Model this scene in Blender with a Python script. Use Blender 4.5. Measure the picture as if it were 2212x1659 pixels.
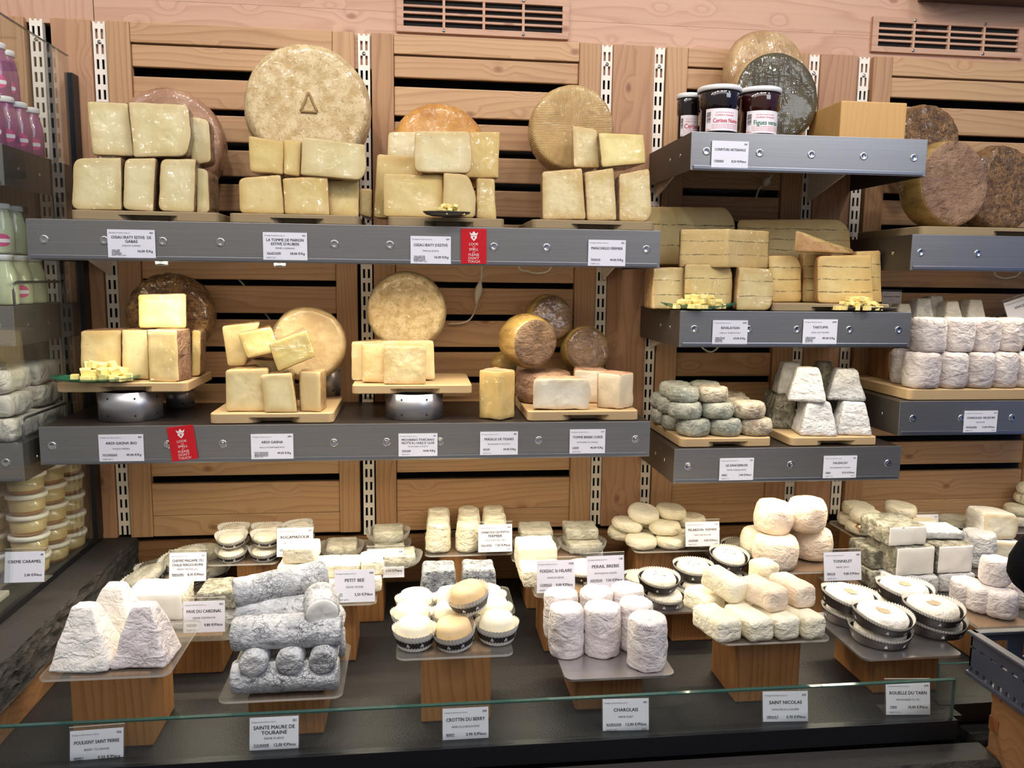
import bpy, bmesh, math, random
import numpy as np
from mathutils import Vector, Matrix, noise as mnoise
R = math.radians
random.seed(7)
for o in list(bpy.data.objects): bpy.data.objects.remove(o)
SC = bpy.context.scene
COL = SC.collection

# ---------------------------------------------------------------- camera (solved from the photo's vanishing points)
F = 1749.59; YAW, PIT, ROL = .118519, .130793, .0121671
def _rot():
    cy, sy = math.cos(YAW), math.sin(YAW); A = np.array([[cy,-sy,0],[0,0,-1],[sy,cy,0]])
    cp, sp = math.cos(PIT), math.sin(PIT); B = np.array([[1,0,0],[0,cp,-sp],[0,sp,cp]])
    cr, sr = math.cos(ROL), math.sin(ROL); Cc = np.array([[cr,-sr,0],[sr,cr,0],[0,0,1]])
    return Cc @ B @ A
MM = _rot(); CAM = np.array([0,-2.0,1.55])
cam = bpy.data.cameras.new('camera'); cam.lens = F/2212*36; cam.sensor_width = 36; cam.clip_start = .05
co = bpy.data.objects.new('camera', cam); COL.objects.link(co); SC.camera = co
mr = Matrix((tuple(MM[0]), tuple(-MM[1]), tuple(-MM[2]))).transposed().to_4x4(); mr.translation = Vector(CAM)
co.matrix_world = mr
def ray(x, y): return MM.T @ np.array([(x-1106)/F, (y-829.5)/F, 1])
def W(x, y, Y):
    v = ray(x, y); return Vector(CAM + v*((Y-CAM[1])/v[1]))
def H(x, y, Z):
    v = ray(x, y); return Vector(CAM + v*((Z-CAM[2])/v[2]))

# ---------------------------------------------------------------- world, exposure, room lamps
SC.view_settings.view_transform = 'Standard'; SC.view_settings.look = 'None'
SC.view_settings.gamma = 1; SC.view_settings.use_curve_mapping = False
SC.view_settings.exposure = 0.0
wd = bpy.data.worlds.new('shop_room'); SC.world = wd; wd.use_nodes = True
nt = wd.node_tree; nt.nodes.clear()
wo = nt.nodes.new('ShaderNodeOutputWorld'); bg = nt.nodes.new('ShaderNodeBackground')
tc = nt.nodes.new('ShaderNodeTexCoord'); sx = nt.nodes.new('ShaderNodeSeparateXYZ'); rp = nt.nodes.new('ShaderNodeValToRGB')
mp = nt.nodes.new('ShaderNodeMapRange'); mp.inputs[1].default_value = -.6; mp.inputs[2].default_value = .9
nt.links.new(tc.outputs['Generated'], sx.inputs[0]); nt.links.new(sx.outputs[0], mp.inputs[0]); nt.links.new(mp.outputs[0], rp.inputs[0])
rp.color_ramp.elements[0].color = (.92,.86,.81,1); rp.color_ramp.elements[0].position = .55; rp.color_ramp.elements[1].color = (.34,.50,1.0,1); rp.color_ramp.elements[1].position = .80
nt.links.new(rp.outputs[0], bg.inputs[0]); bg.inputs[1].default_value = .30
nt.links.new(bg.outputs[0], wo.inputs[0])
def area(name, loc, tgt, sx_, sy_, power, col=(1,1,1), spread=180):
    l = bpy.data.lights.new(name, 'AREA'); l.shape = 'RECTANGLE'; l.size = sx_; l.size_y = sy_; l.energy = power; l.color = col
    l.spread = R(spread)
    o = bpy.data.objects.new(name, l); COL.objects.link(o); o.location = loc
    o.rotation_euler = (Vector(tgt)-Vector(loc)).to_track_quat('-Z','Y').to_euler(); return o
def spot(name, loc, tgt, power, ang, col=(1,.93,.82), blend=.6, rad=.03):
    l = bpy.data.lights.new(name, 'SPOT'); l.energy = power; l.spot_size = R(ang); l.spot_blend = blend; l.color = col; l.shadow_soft_size = rad
    o = bpy.data.objects.new(name, l); COL.objects.link(o); o.location = loc
    o.rotation_euler = (Vector(tgt)-Vector(loc)).to_track_quat('-Z','Y').to_euler(); return o
WARM = (1.0,.84,.66); NEU = (1.0,.95,.90); COOL = (.86,.91,1.0)
area('ceiling_panel_lamp', (-.1,-1.7,3.0), (0,-.1,1.5), 2.6, .7, 14, (1,.92,.90))
for i, x in enumerate((-1.25,-.8,-.35,.1,.55,1.0,1.5)):
    area('track_lamp', (x,-1.25+.12*(i%2),2.85), (x*.9,-.15,1.4), .09, .09, 3.9, (1,.93,.88))
area('ceiling_panel_lamp', (1.9,-2.3,2.7), (.9,-.2,1.3), 1.0, .9, 15, COOL)
for i,(x,tx,ty,tz,p,a) in enumerate([(-.60,-.5,-.63,.95,24,26),(-.1,-.14,-.38,.95,30,26),(.05,.06,-.6,.95,19,24),(.38,.36,-.6,.95,12,26),
        (.7,.66,-.6,.95,13,26),(1.1,1.02,-.3,.95,19,30),(.95,.86,-.35,1.0,8,20),(-.3,-.22,-.2,2.02,7,22),(.8,.72,-.2,2.0,4,24)]):
    spot('ceiling_spotlight', (x,-1.15,2.75), (tx,ty,tz), p*1.25, a)

# ---------------------------------------------------------------- materials
def lin(c):
    return tuple(((v/255)/12.92 if v/255 <= .04045 else ((v/255+.055)/1.055)**2.4) for v in c)+(1,)
MATS = {}
class NB:
    def __init__(s, name):
        s.m = bpy.data.materials.new(name); s.m.use_nodes = True; s.t = s.m.node_tree; s.t.nodes.clear()
        s.out = s.n('ShaderNodeOutputMaterial'); s.p = s.n('ShaderNodeBsdfPrincipled'); s.l(s.p.outputs[0], s.out.inputs[0]); MATS[name] = s.m
    def n(s, k, **kw):
        x = s.t.nodes.new(k)
        for a, b in kw.items(): setattr(x, a, b)
        return x
    def l(s, a, b): s.t.links.new(a, b)
    def coord(s, scale=(1,1,1), rnd=True, gen=False):
        tc = s.n('ShaderNodeTexCoord'); mp = s.n('ShaderNodeMapping'); mp.inputs['Scale'].default_value = scale
        s.l(tc.outputs['Generated' if gen else 'Object'], mp.inputs[0])
        if rnd:
            oi = s.n('ShaderNodeObjectInfo'); cm = s.n('ShaderNodeCombineXYZ'); mu = s.n('ShaderNodeMath', operation='MULTIPLY'); mu.inputs[1].default_value = 37.
            s.l(oi.outputs['Random'], mu.inputs[0]); 
            for i in range(3): s.l(mu.outputs[0], cm.inputs[i])
            s.l(cm.outputs[0], mp.inputs['Location'])
        return mp.outputs[0]
    def noise(s, v, sc, det=4, rough=.6, dist=0):
        x = s.n('ShaderNodeTexNoise'); x.inputs['Scale'].default_value = sc; x.inputs['Detail'].default_value = det
        x.inputs['Roughness'].default_value = rough; x.inputs['Distortion'].default_value = dist; s.l(v, x.inputs['Vector']); return x.outputs[0]
    def ramp(s, v, stops):
        r = s.n('ShaderNodeValToRGB'); e = r.color_ramp.elements
        while len(e) < len(stops): e.new(.5)
        for i, (p, c) in enumerate(stops): e[i].position = p; e[i].color = c if len(c) == 4 else tuple(c)+(1,)
        s.l(v, r.inputs[0]); return r.outputs[0]
    def mix(s, f, a, b, mode='MIX'):
        x = s.n('ShaderNodeMix', data_type='RGBA', blend_type=mode)
        for i, v in ((0, f), (6, a), (7, b)):
            if hasattr(v, 'links'): s.l(v, x.inputs[i])
            else: x.inputs[i].default_value = v
        return x.outputs[2]
    def math(s, op, a, b=None, clamp=False):
        x = s.n('ShaderNodeMath', operation=op, use_clamp=clamp)
        for i, v in enumerate((a, b)):
            if v is None: continue
            if hasattr(v, 'links'): s.l(v, x.inputs[i])
            else: x.inputs[i].default_value = v
        return x.outputs[0]
    def bump(s, h, strength, dist=.01, prev=None):
        b = s.n('ShaderNodeBump'); b.inputs['Strength'].default_value = strength; b.inputs['Distance'].default_value = dist
        s.l(h, b.inputs['Height'])
        if prev is not None: s.l(prev, b.inputs['Normal'])
        return b.outputs[0]
    def set(s, **kw):
        for k, v in kw.items():
            i = s.p.inputs[k.replace('_', ' ')]
            if hasattr(v, 'links'): s.l(v, i)
            else: i.default_value = v
        return s.m
def G4(v): return (v,v,v,1)

def wood(name, ca, cb, axis, freq=55, knots=True, rough=.5, kc=(120,70,40), contrast=1.0):
    b = NB(name)
    st = {'x':(1,1,1), 'z':(1,1,1)}[axis]
    tc = b.n('ShaderNodeTexCoord'); at = b.n('ShaderNodeAttribute', attribute_name='rnd')
    ad = b.n('ShaderNodeVectorMath', operation='ADD'); mu = b.n('ShaderNodeVectorMath', operation='SCALE'); mu.inputs['Scale'].default_value = 3.7
    b.l(at.outputs['Vector'], mu.inputs[0]); b.l(tc.outputs['Object'], ad.inputs[0]); b.l(mu.outputs[0], ad.inputs[1])
    def stretched(al, ac):
        m = b.n('ShaderNodeMapping'); m.inputs['Scale'].default_value = (al, ac, ac) if axis == 'x' else (ac, ac, al); b.l(ad.outputs[0], m.inputs[0]); return m.outputs[0]
    big = b.noise(stretched(1.2, 9), 1.0, 2, .5)
    sp = b.n('ShaderNodeSeparateXYZ'); b.l(ad.outputs[0], sp.inputs[0])
    across = sp.outputs[2] if axis == 'x' else sp.outputs[0]
    # knots
    vo = b.n('ShaderNodeTexVoronoi', voronoi_dimensions='2D'); vo.inputs['Scale'].default_value = 1.0; vo.inputs['Randomness'].default_value = 1
    sk = b.n('ShaderNodeSeparateXYZ'); b.l(stretched(5.5, 9.5), sk.inputs[0]); ck = b.n('ShaderNodeCombineXYZ'); b.l(sk.outputs[0], ck.inputs[0]); b.l(sk.outputs[2], ck.inputs[1]); b.l(ck.outputs[0], vo.inputs['Vector'])
    kd = vo.outputs['Distance']
    infl = b.math('MULTIPLY', b.math('SUBTRACT', 1.0, b.math('MULTIPLY', kd, 4.5), True), .5) if knots else 0.0
    ph = b.math('ADD', b.math('MULTIPLY', across, freq*1.0), b.math('MULTIPLY', big, 9.0))
    ph = b.math('ADD', ph, b.math('MULTIPLY', infl, 3.0)) if knots else ph
    fr = b.math('FRACT', ph)
    line = b.ramp(fr, [(0, G4(.0)), (.55, G4(.25)), (.86, G4(1)), (1, G4(0))])
    fine = b.noise(stretched(3, 260), 1.0, 3, .65)
    tone = b.noise(stretched(.8, 4), 1.0, 1, .5)
    f = b.math('MULTIPLY', line, .42*contrast)
    f = b.math('ADD', f, b.math('MULTIPLY', fine, .35*contrast)); f = b.math('ADD', f, b.math('MULTIPLY', tone, .45)); 
    at2 = b.n('ShaderNodeSeparateXYZ'); b.l(at.outputs['Vector'], at2.inputs[0])
    f = b.math('ADD', f, b.math('MULTIPLY', b.math('SUBTRACT', at2.outputs[0], .5), .35)); f = b.math('SUBTRACT', f, .18, True)
    c = b.mix(f, lin(ca), lin(cb))
    if knots:
        cs = b.n('ShaderNodeSeparateColor'); b.l(vo.outputs['Color'], cs.inputs[0]); sel = b.math('GREATER_THAN', cs.outputs[0], .60)
        k = b.ramp(kd, [(0, G4(1)), (.035, G4(.9)), (.055, G4(.55)), (.085, G4(0))])
        k = b.math('MULTIPLY', b.math('MULTIPLY', k, sel), .75)
        c = b.mix(k, c, lin(kc))
    b.set(Base_Color=c, Roughness=rough, Normal=b.bump(fine, .12, .002))
    b.p.inputs['Specular IOR Level'].default_value = .35
    return b.m
wood('frieze_wood', (200,162,136), (168,124,98), 'x', 42, kc=(140,88,72))
wood('frieze_upright_wood', (200,162,136), (172,130,104), 'z', 42, kc=(140,88,72))
wood('slat_wood', (200,163,122), (156,114,78), 'x', 60, kc=(130,84,56))
wood('stile_wood', (192,154,114), (148,106,72), 'z', 75, knots=False)
wood('plain_board_wood', (186,145,110), (144,101,73), 'z', 48, kc=(120,76,54))
wood('base_board_wood', (150,112,76), (104,72,46), 'x', 60, kc=(74,48,32))
wood('riser_wood', (158,114,70), (110,72,38), 'z', 70, knots=False, rough=.42, contrast=1.0)
wood('honey_block_wood', (208,164,100), (184,136,78), 'z', 60, knots=False, rough=.4, contrast=.5)
wood('cutting_board_wood', (192,164,122), (166,136,94), 'x', 26, knots=False, rough=.55, contrast=.35)
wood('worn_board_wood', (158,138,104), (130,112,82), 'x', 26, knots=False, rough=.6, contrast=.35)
wood('box_wood', (172,128,86), (136,94,60), 'x', 40, rough=.45)
wood('box_joint_wood', (160,104,66), (126,78,46), 'z', 90, knots=False, rough=.45)

def cheese(name, c1, c2, scale=18, bump=.25, bs=120, c3=None, c3t=.62, film=0, rough=.55, sss=.12, voids=0, stripes=None, aniso=(1,1,1), ribs=None, mid=(.42,.60), cracks=0):
    b = NB(name); v = b.coord(aniso)
    n1 = b.noise(v, scale, 5, .62)
    c = b.mix(b.ramp(n1, [(mid[0], G4(0)), (mid[1], G4(1))]), lin(c1), lin(c2))
    if c3:
        n3 = b.noise(v, scale*3.1, 6, .72, .4)
        c = b.mix(b.ramp(n3, [(c3t-.06, G4(0)), (c3t+.07, G4(1))]), c, lin(c3))
    if cracks:
        vc = b.n('ShaderNodeTexVoronoi', feature='DISTANCE_TO_EDGE'); vc.inputs['Scale'].default_value = cracks
        dn = b.n('ShaderNodeTexNoise'); dn.inputs['Scale'].default_value = 60; b.l(v, dn.inputs['Vector']); dm = b.n('ShaderNodeVectorMath', operation='MULTIPLY_ADD'); dm.inputs[1].default_value = (.02,.02,.02); b.l(dn.outputs['Color'], dm.inputs[0]); b.l(v, dm.inputs[2]); b.l(dm.outputs[0], vc.inputs['Vector'])
        ck = b.math('MULTIPLY', b.ramp(vc.outputs['Distance'], [(0, G4(1)), (.05, G4(.8)), (.12, G4(0))]), b.ramp(b.noise(v, 22, 3, .6), [(.42, G4(0)), (.60, G4(1))]))
        c = b.mix(b.math('MULTIPLY', ck, .8), c, lin((60,62,66)))
    if 'paste' in name and 'goat' not in name:
        ra = b.n('ShaderNodeAttribute', attribute_name='rim')
        c = b.mix(b.math('MULTIPLY', b.ramp(ra.outputs['Fac'], [(.62, G4(0)), (1, G4(1))]), .42), c, lin((max(0,int(c2[0]*.88)), int(c2[1]*.76), int(c2[2]*.58))))
    h = b.noise(v, bs, 5, .65)
    nb = b.bump(h, bump, .006)
    if bump >= .65:
        nb = b.bump(b.noise(b.coord((1,1,1.7)), 34, 3, .55, .8), .6, .011, nb)
    if voids:
        vo = b.n('ShaderNodeTexVoronoi'); vo.inputs['Scale'].default_value = voids; b.l(b.coord((1,1,1.6)), vo.inputs['Vector'])
        cs = b.n('ShaderNodeSeparateColor'); b.l(vo.outputs['Color'], cs.inputs[0]); sel = b.math('GREATER_THAN', cs.outputs[0], .62)
        k = b.math('MULTIPLY', b.math('LESS_THAN', vo.outputs['Distance'], .13), sel)
        c = b.mix(b.math('MULTIPLY', k, .45), c, lin(tuple(int(x*.62) for x in c1)))
    if stripes:
        g = b.coord((1,1,1), rnd=False, gen=True); sp = b.n('ShaderNodeSeparateXYZ'); b.l(g, sp.inputs[0])
        wob = b.math('MULTIPLY', b.math('SUBTRACT', b.noise(b.coord((1,1,1)), 30, 3, .6), .5), .07)
        z = b.math('ADD', sp.outputs[2], wob); tot = None
        for s_ in stripes:
            d = b.math('ABSOLUTE', b.math('SUBTRACT', z, s_)); q = b.ramp(d, [(0, G4(1)), (.006, G4(1)), (.013, G4(0))])
            tot = q if tot is None else b.math('MAXIMUM', tot, q)
        brk = b.ramp(b.noise(b.coord((1,1,.3)), 70, 3, .7), [(.40, G4(.1)), (.56, G4(1))])
        c = b.mix(b.math('MULTIPLY', b.math('MULTIPLY', tot, brk), .85), c, lin((62,54,40)))
    if ribs:
        g = b.n('ShaderNodeTexCoord'); sp = b.n('ShaderNodeSeparateXYZ'); b.l(g.outputs['Object'], sp.inputs[0])
        ax, az = b.math('ABSOLUTE', sp.outputs[0]), b.math('ABSOLUTE', sp.outputs[2])
        sel = b.math('GREATER_THAN', b.math('MULTIPLY', ax, .9), az)
        rx = b.math('SINE', b.math('MULTIPLY', sp.outputs[0], ribs)); rz = b.math('SINE', b.math('MULTIPLY', sp.outputs[2], ribs))
        rr = b.n('ShaderNodeMix', data_type='FLOAT'); b.l(sel, rr.inputs[0]); b.l(rx, rr.inputs[2]); b.l(rz, rr.inputs[3])
        q = b.math('ADD', b.math('MULTIPLY', rr.outputs[0], .5), .5)
        c = b.mix(b.math('MULTIPLY', q, .22), c, lin(tuple(min(255,int(x*1.35)) for x in c1)))
        nb = b.bump(q, .8, .0012, nb)
    b.set(Base_Color=c, Roughness=rough, Normal=nb)
    b.p.inputs['Subsurface Weight'].default_value = 0
    b.p.inputs['Specular IOR Level'].default_value = .35
    if film:
        tot = None
        for ani, sc_ in (((1,.7,4.5), 9), ((4.0,1,1), 8), ((1.0,1,.22), 16), ((2.5,1,3.0), 6)):
            wv = b.math('ABSOLUTE', b.math('SUBTRACT', b.noise(b.coord(ani), sc_, 2, .5, 1.2), .5)); cr = b.ramp(wv, [(0, G4(1)), (.012, G4(.5)), (.035, G4(0))])
            tot = cr if tot is None else b.math('ADD', tot, cr)
        tot = b.math('MULTIPLY', tot, b.ramp(b.noise(b.coord((1,1,1)), 14, 1, .5), [(.46, G4(.05)), (.60, G4(1))]))
        big = b.noise(b.coord((1,1,1)), 20, 2, .5)
        pk = 'paste' in name
        fb = b.bump(tot, 1.0 if pk else .9*film, .007 if pk else .0035, b.bump(big, .8 if pk else .5, .055 if pk else .012))
        b.p.inputs['Coat Weight'].default_value = .85; b.p.inputs['Coat Roughness'].default_value = .10; b.l(fb, b.p.inputs['Coat Normal'])
    return b.m
# cut pastes and rinds: names say what they look like
cheese('pale_paste', (226,214,168), (212,198,144), 9, .08, 60, film=1, voids=90)
cheese('pale_paste_dry', (224,210,162), (210,190,136), 9, .1, 60, voids=80, rough=.5)
cheese('yellow_paste', (226,206,146), (214,190,122), 9, .08, 60, film=.9, voids=70)
cheese('ivory_paste', (232,222,180), (220,204,152), 10, .12, 50, film=.7, voids=60)
cheese('grana_paste', (230,214,164), (214,190,130), 22, .35, 60, c3=(240,228,190), film=1)
cheese('butter_paste', (240,226,160), (226,204,128), 9, .15, 60, film=.9)
cheese('white_paste', (232,226,206), (216,208,184), 14, .2, 70, rough=.5)
cheese('goat_paste', (246,243,234), (240,236,226), 20, .06, 80, rough=.5)
cheese('truffle_paste_two', (226,206,150), (212,190,130), 10, .1, 60, film=1, stripes=(.34,.68), voids=80)
cheese('truffle_paste_two_matt', (228,206,148), (214,188,126), 10, .1, 60, stripes=(.34,.68))
cheese('truffle_paste_three', (230,206,144), (216,186,120), 10, .1, 60, stripes=(.24,.49,.74))
cheese('grey_brown_rind', (150,120,84), (118,92,64), 16, .5, 140, c3=(86,68,50), film=.9, aniso=(1,1,1))
cheese('beige_rind', (196,164,118), (168,134,90), 20, .5, 130, c3=(140,108,72), film=.8)
cheese('amber_rind', (206,158,88), (176,120,60), 20, .5, 90, c3=(140,94,50), film=.7)
cheese('speckled_rind', (220,200,154), (194,166,114), 46, .6, 220, c3=(160,130,86), c3t=.60, film=.7)
cheese('pinkish_rind', (176,136,104), (156,116,88), 12, .3, 200, film=1, c3=(190,152,120))
cheese('golden_shell_rind', (206,150,70), (182,124,54), 24, .6, 70, c3=(222,194,150), c3t=.60, film=1)
cheese('buff_rind', (204,180,134), (184,156,110), 20, .3, 160, film=.8)
cheese('rough_brown_rind', (150,112,66), (108,78,46), 45, 1.3, 90, c3=(70,48,30), c3t=.55, film=1)
cheese('mole_rind', (140,112,84), (112,88,66), 30, .8, 120, c3=(90,70,54), film=.8)
cheese('olive_side_rind', (176,146,82), (146,116,62), 20, .4, 150, film=1, aniso=(1,1,3))
cheese('tan_crumb_rind', (166,132,104), (140,108,84), 24, 1.2, 80, c3=(120,90,70))
cheese('basket_rind', (196,164,108), (172,138,88), 14, .3, 120, ribs=1700, film=.5, c3=(150,120,80))
cheese('green_basket_rind', (84,76,50), (60,54,36), 14, .4, 120, ribs=1700, film=.5, c3=(126,120,98), c3t=.70)
cheese('orange_edge_rind', (208,168,116), (184,140,90), 20, .4, 120)
cheese('mushroom_rind', (200,160,130), (168,128,100), 30, .9, 100, c3=(214,190,160))
cheese('white_rind', (244,240,230), (230,224,212), 22, .9, 90, c3=(208,198,182), c3t=.70)
cheese('aged_drum_rind', (214,206,202), (184,174,172), 16, .7, 90, c3=(132,122,120), c3t=.66)
cheese('cream_rind', (246,239,216), (238,228,198), 12, .7, 100, c3=(226,210,172), c3t=.74)
cheese('pyramid_rind', (244,240,232), (236,230,218), 9, .7, 60, c3=(228,208,156), c3t=.70)
cheese('fresh_cream_rind', (246,240,218), (240,230,200), 8, .10, 60, rough=.42)
cheese('aged_tan_rind', (226,198,150), (210,178,130), 8, .2, 50, rough=.42)
cheese('lilac_white_rind', (234,227,225), (208,199,200), 16, .7, 90, c3=(172,162,164), c3t=.64)
cheese('peach_white_rind', (246,228,206), (236,212,186), 16, .7, 130)
cheese('ash_rind', (196,196,196), (166,168,170), 24, 1.0, 70, c3=(110,112,114), c3t=.66, cracks=130)
cheese('ash_log_rind', (206,207,209), (176,178,182), 26, .9, 90, c3=(120,122,126), c3t=.60, cracks=150)
cheese('dark_ash_rind', (190,192,192), (140,144,148), 60, 1.4, 90, c3=(48,50,52), c3t=.57)
cheese('stone_grey_rind', (176,178,164), (136,140,128), 30, .9, 80, c3=(204,200,184), c3t=.6)
cheese('stone_brown_rind', (196,186,164), (140,126,110), 32, .9, 80, c3=(220,212,190), c3t=.6)
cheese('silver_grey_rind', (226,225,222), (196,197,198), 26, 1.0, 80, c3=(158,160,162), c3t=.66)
cheese('sage_grey_rind', (204,200,182), (174,170,152), 34, .7, 100, c3=(218,212,190), c3t=.66)
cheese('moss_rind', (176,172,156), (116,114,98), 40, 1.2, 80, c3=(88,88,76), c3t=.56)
cheese('brie_white_rind', (242,236,220), (228,220,200), 34, 1.0, 100, c3=(206,190,158), c3t=.70)

def simple(name, c, rough=.5, metal=0, spec=.5, coat=0, bump=None, alpha=1, emis=None):
    b = NB(name); b.set(Base_Color=lin(c), Roughness=rough, Metallic=metal, Alpha=alpha)
    b.p.inputs['Specular IOR Level'].default_value = spec; b.p.inputs['Coat Weight'].default_value = coat
    if bump: b.set(Normal=b.bump(b.noise(b.coord((1,1,1), rnd=False), bump[0], 4, .6), bump[1], .004))
    if emis: b.p.inputs['Emission Color'].default_value = lin(c); b.p.inputs['Emission Strength'].default_value = emis
    return b.m
b = NB('brushed_steel'); v = b.coord((1.5,1,160), rnd=False); n = b.noise(v, 3, 3, .6)
b.set(Base_Color=b.mix(b.ramp(n, [(.3,G4(0)),(.7,G4(1))]), lin((160,159,158)), lin((150,149,149))), Metallic=.85, Roughness=.40)
simple('shelf_side_steel', (92,86,80), .45, .7)
simple('shelf_top_laminate', (44,38,36), .35, 0, .5)
simple('shelf_lip', (150,152,158), .3, .9)
simple('rivet_steel', (215,215,218), .22, 1)
simple('white_enamel', (236,228,214), .4)
simple('screw_steel', (150,146,140), .3, 1)
simple('dark_void', (10,9,8), .9)
simple('black_frame', (26,28,34), .35, .3)
simple('counter_black', (25,25,27), .46, 0, .4, bump=(260,.25))
simple('slate', (46,44,43), .6, 0, .4, bump=(40,.6))
b = NB('rough_slate'); v = b.coord((1,1,3), rnd=False); n = b.noise(v, 22, 7, .7)
b.set(Base_Color=b.mix(b.ramp(n, [(.35,G4(0)),(.75,G4(1))]), lin((36,34,33)), lin((84,80,76))), Roughness=.7, Normal=b.bump(n, 1.0, .02))
simple('card_paper', (232,232,242), .6, 0, .3)
simple('print_black', (30,30,34), .6)
simple('print_grey', (96,96,104), .6)
simple('sign_red', (196,20,34), .35, 0, .5)
simple('dimple_rind', (186,168,140), .7, bump=(300,.8))
simple('sign_white', (240,230,226), .5)
simple('print_red', (196,40,64), .6); simple('print_green', (20,120,92), .6)
simple('acrylic_edge', (214,208,196), .2, 0, .5, alpha=.62)
def clear(name, tint, gloss=.5, alpha=.14, rough=.04):
    b = NB(name); tr = b.n('ShaderNodeBsdfTransparent'); tr.inputs[0].default_value = tint
    gl = b.n('ShaderNodeBsdfGlossy'); gl.inputs['Roughness'].default_value = rough
    df = b.n('ShaderNodeBsdfDiffuse'); df.inputs[0].default_value = lin((205,205,198))
    fr = b.n('ShaderNodeFresnel'); fr.inputs[0].default_value = 1.45
    m1 = b.n('ShaderNodeMixShader'); m1.inputs[0].default_value = alpha; b.l(tr.outputs[0], m1.inputs[1]); b.l(df.outputs[0], m1.inputs[2])
    m2 = b.n('ShaderNodeMixShader'); ge = b.n('ShaderNodeNewGeometry'); b.l(b.math('MULTIPLY', b.math('MULTIPLY', fr.outputs[0], b.math('SUBTRACT', 1.0, ge.outputs['Backfacing'])), gloss, True), m2.inputs[0]); b.l(m1.outputs[0], m2.inputs[1]); b.l(gl.outputs[0], m2.inputs[2])
    b.l(m2.outputs[0], b.out.inputs[0]); return b.m
clear('acrylic', (.93,.93,.91,1), .8, .06)
clear('glass_pane', (.96,.985,.975,1), .9, .02, .01)
clear('partition_glass', (.95,.975,.96,1), 1.4, .02, .01)
clear('jar_glass', (.95,.97,.96,1), .9, .03)
simple('glass_edge', (52,84,78), .12, 0, .8, alpha=.92)
simple('steel_tray', (196,192,192), .28, .9)
simple('ring_steel', (178,178,182), .36, .75)
simple('dark_hole', (14,14,16), .9)
simple('case_paper', (228,226,220), .55, 0, .3, alpha=.93)
simple('case_band', (46,38,36), .5); simple('case_dark', (52,46,44), .5)
simple('leaf_case', (206,206,196), .35, 0, .5, alpha=.5)
simple('dry_leaf', (128,84,44), .6)
simple('green_glass_dish', (46,120,92), .08, 0, .8, alpha=.55)
simple('dark_plate', (70,68,62), .3, .3)
simple('cube_paste', (246,228,150), .5, bump=(90,.25))
simple('cable_white', (214,208,190), .45)
simple('jar_lid_white', (236,236,236), .4); simple('jam_black', (22,8,16), .1, 0, .6, coat=1); simple('jam_brown', (52,16,10), .1, 0, .6, coat=1)
simple('jar_label', (240,232,236), .6)
simple('yoghurt_purple', (156,84,128), .25, 0, .5, coat=1); simple('yoghurt_pale', (206,214,178), .25, 0, .5, coat=1)
simple('pink_label', (214,70,130), .4)
simple('caramel_cream', (188,166,118), .3, 0, .5, coat=.6); simple('caramel', (150,98,44), .25, coat=1); simple('tub_lid', (232,226,216), .5); simple('lid_print', (196,128,112), .5)
simple('lemon_yellow', (236,208,60), .5)
b = NB('wrapping_paper'); v = b.coord((1,1,1)); n = b.noise(v, 26, 3, .5, .8)
b.set(Base_Color=lin((222,214,204)), Roughness=.45, Normal=b.bump(n, .7, .02))
simple('crate_plastic', (58,62,76), .38, 0, .5)
simple('coat_black', (10,11,16), .95, 0, .1, bump=(300,.5)); simple('skin', (206,150,124), .5); simple('hair', (40,28,20), .5)
simple('led_cover', (255,236,204), .5, emis=3.0)
simple('ceiling_brown', (96,70,56), .6)
simple('floor_stone', (90,84,78), .6)

# ---------------------------------------------------------------- mesh helpers
def meta(o, label=None, cat=None, group=None, kind=None):
    if label: o['label'] = label
    if cat: o['category'] = cat
    if group: o['group'] = group
    if kind: o['kind'] = kind
    return o
def thing(name, loc, label, cat, group=None, kind=None):
    o = bpy.data.objects.new(name, None); o.empty_display_size = .01; COL.objects.link(o); o.location = loc
    return meta(o, label, cat, group, kind)
def link(name, verts, faces, mats, parent=None, fm=None, smooth=False, origin=None, rnd=None):
    """verts in world space; the object's own origin is `origin` (or its parent's)."""
    org = Vector(origin) if origin is not None else (parent.location if parent is not None else Vector((0,0,0)))
    if parent is not None and parent.parent is not None and origin is None: org = parent.location + parent.parent.location
    me = bpy.data.meshes.new(name); me.from_pydata([tuple(Vector(v)-org) for v in verts], [], faces)
    if not isinstance(mats, (list, tuple)): mats = [mats]
    for m in mats: me.materials.append(MATS[m])
    if fm is not None: me.polygons.foreach_set('material_index', fm)
    if smooth: me.polygons.foreach_set('use_smooth', [True]*len(me.polygons))
    if rnd is not None:
        a = me.attributes.new('rnd', 'FLOAT_VECTOR', 'FACE'); a.data.foreach_set('vector', [c for r in rnd for c in r])
    me.update()
    o = bpy.data.objects.new(name, me); COL.objects.link(o)
    if parent is not None:
        o.parent = parent; base = parent.location if parent.parent is None else parent.location + parent.parent.location
        o.location = org - base
    else: o.location = org
    return o
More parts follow.
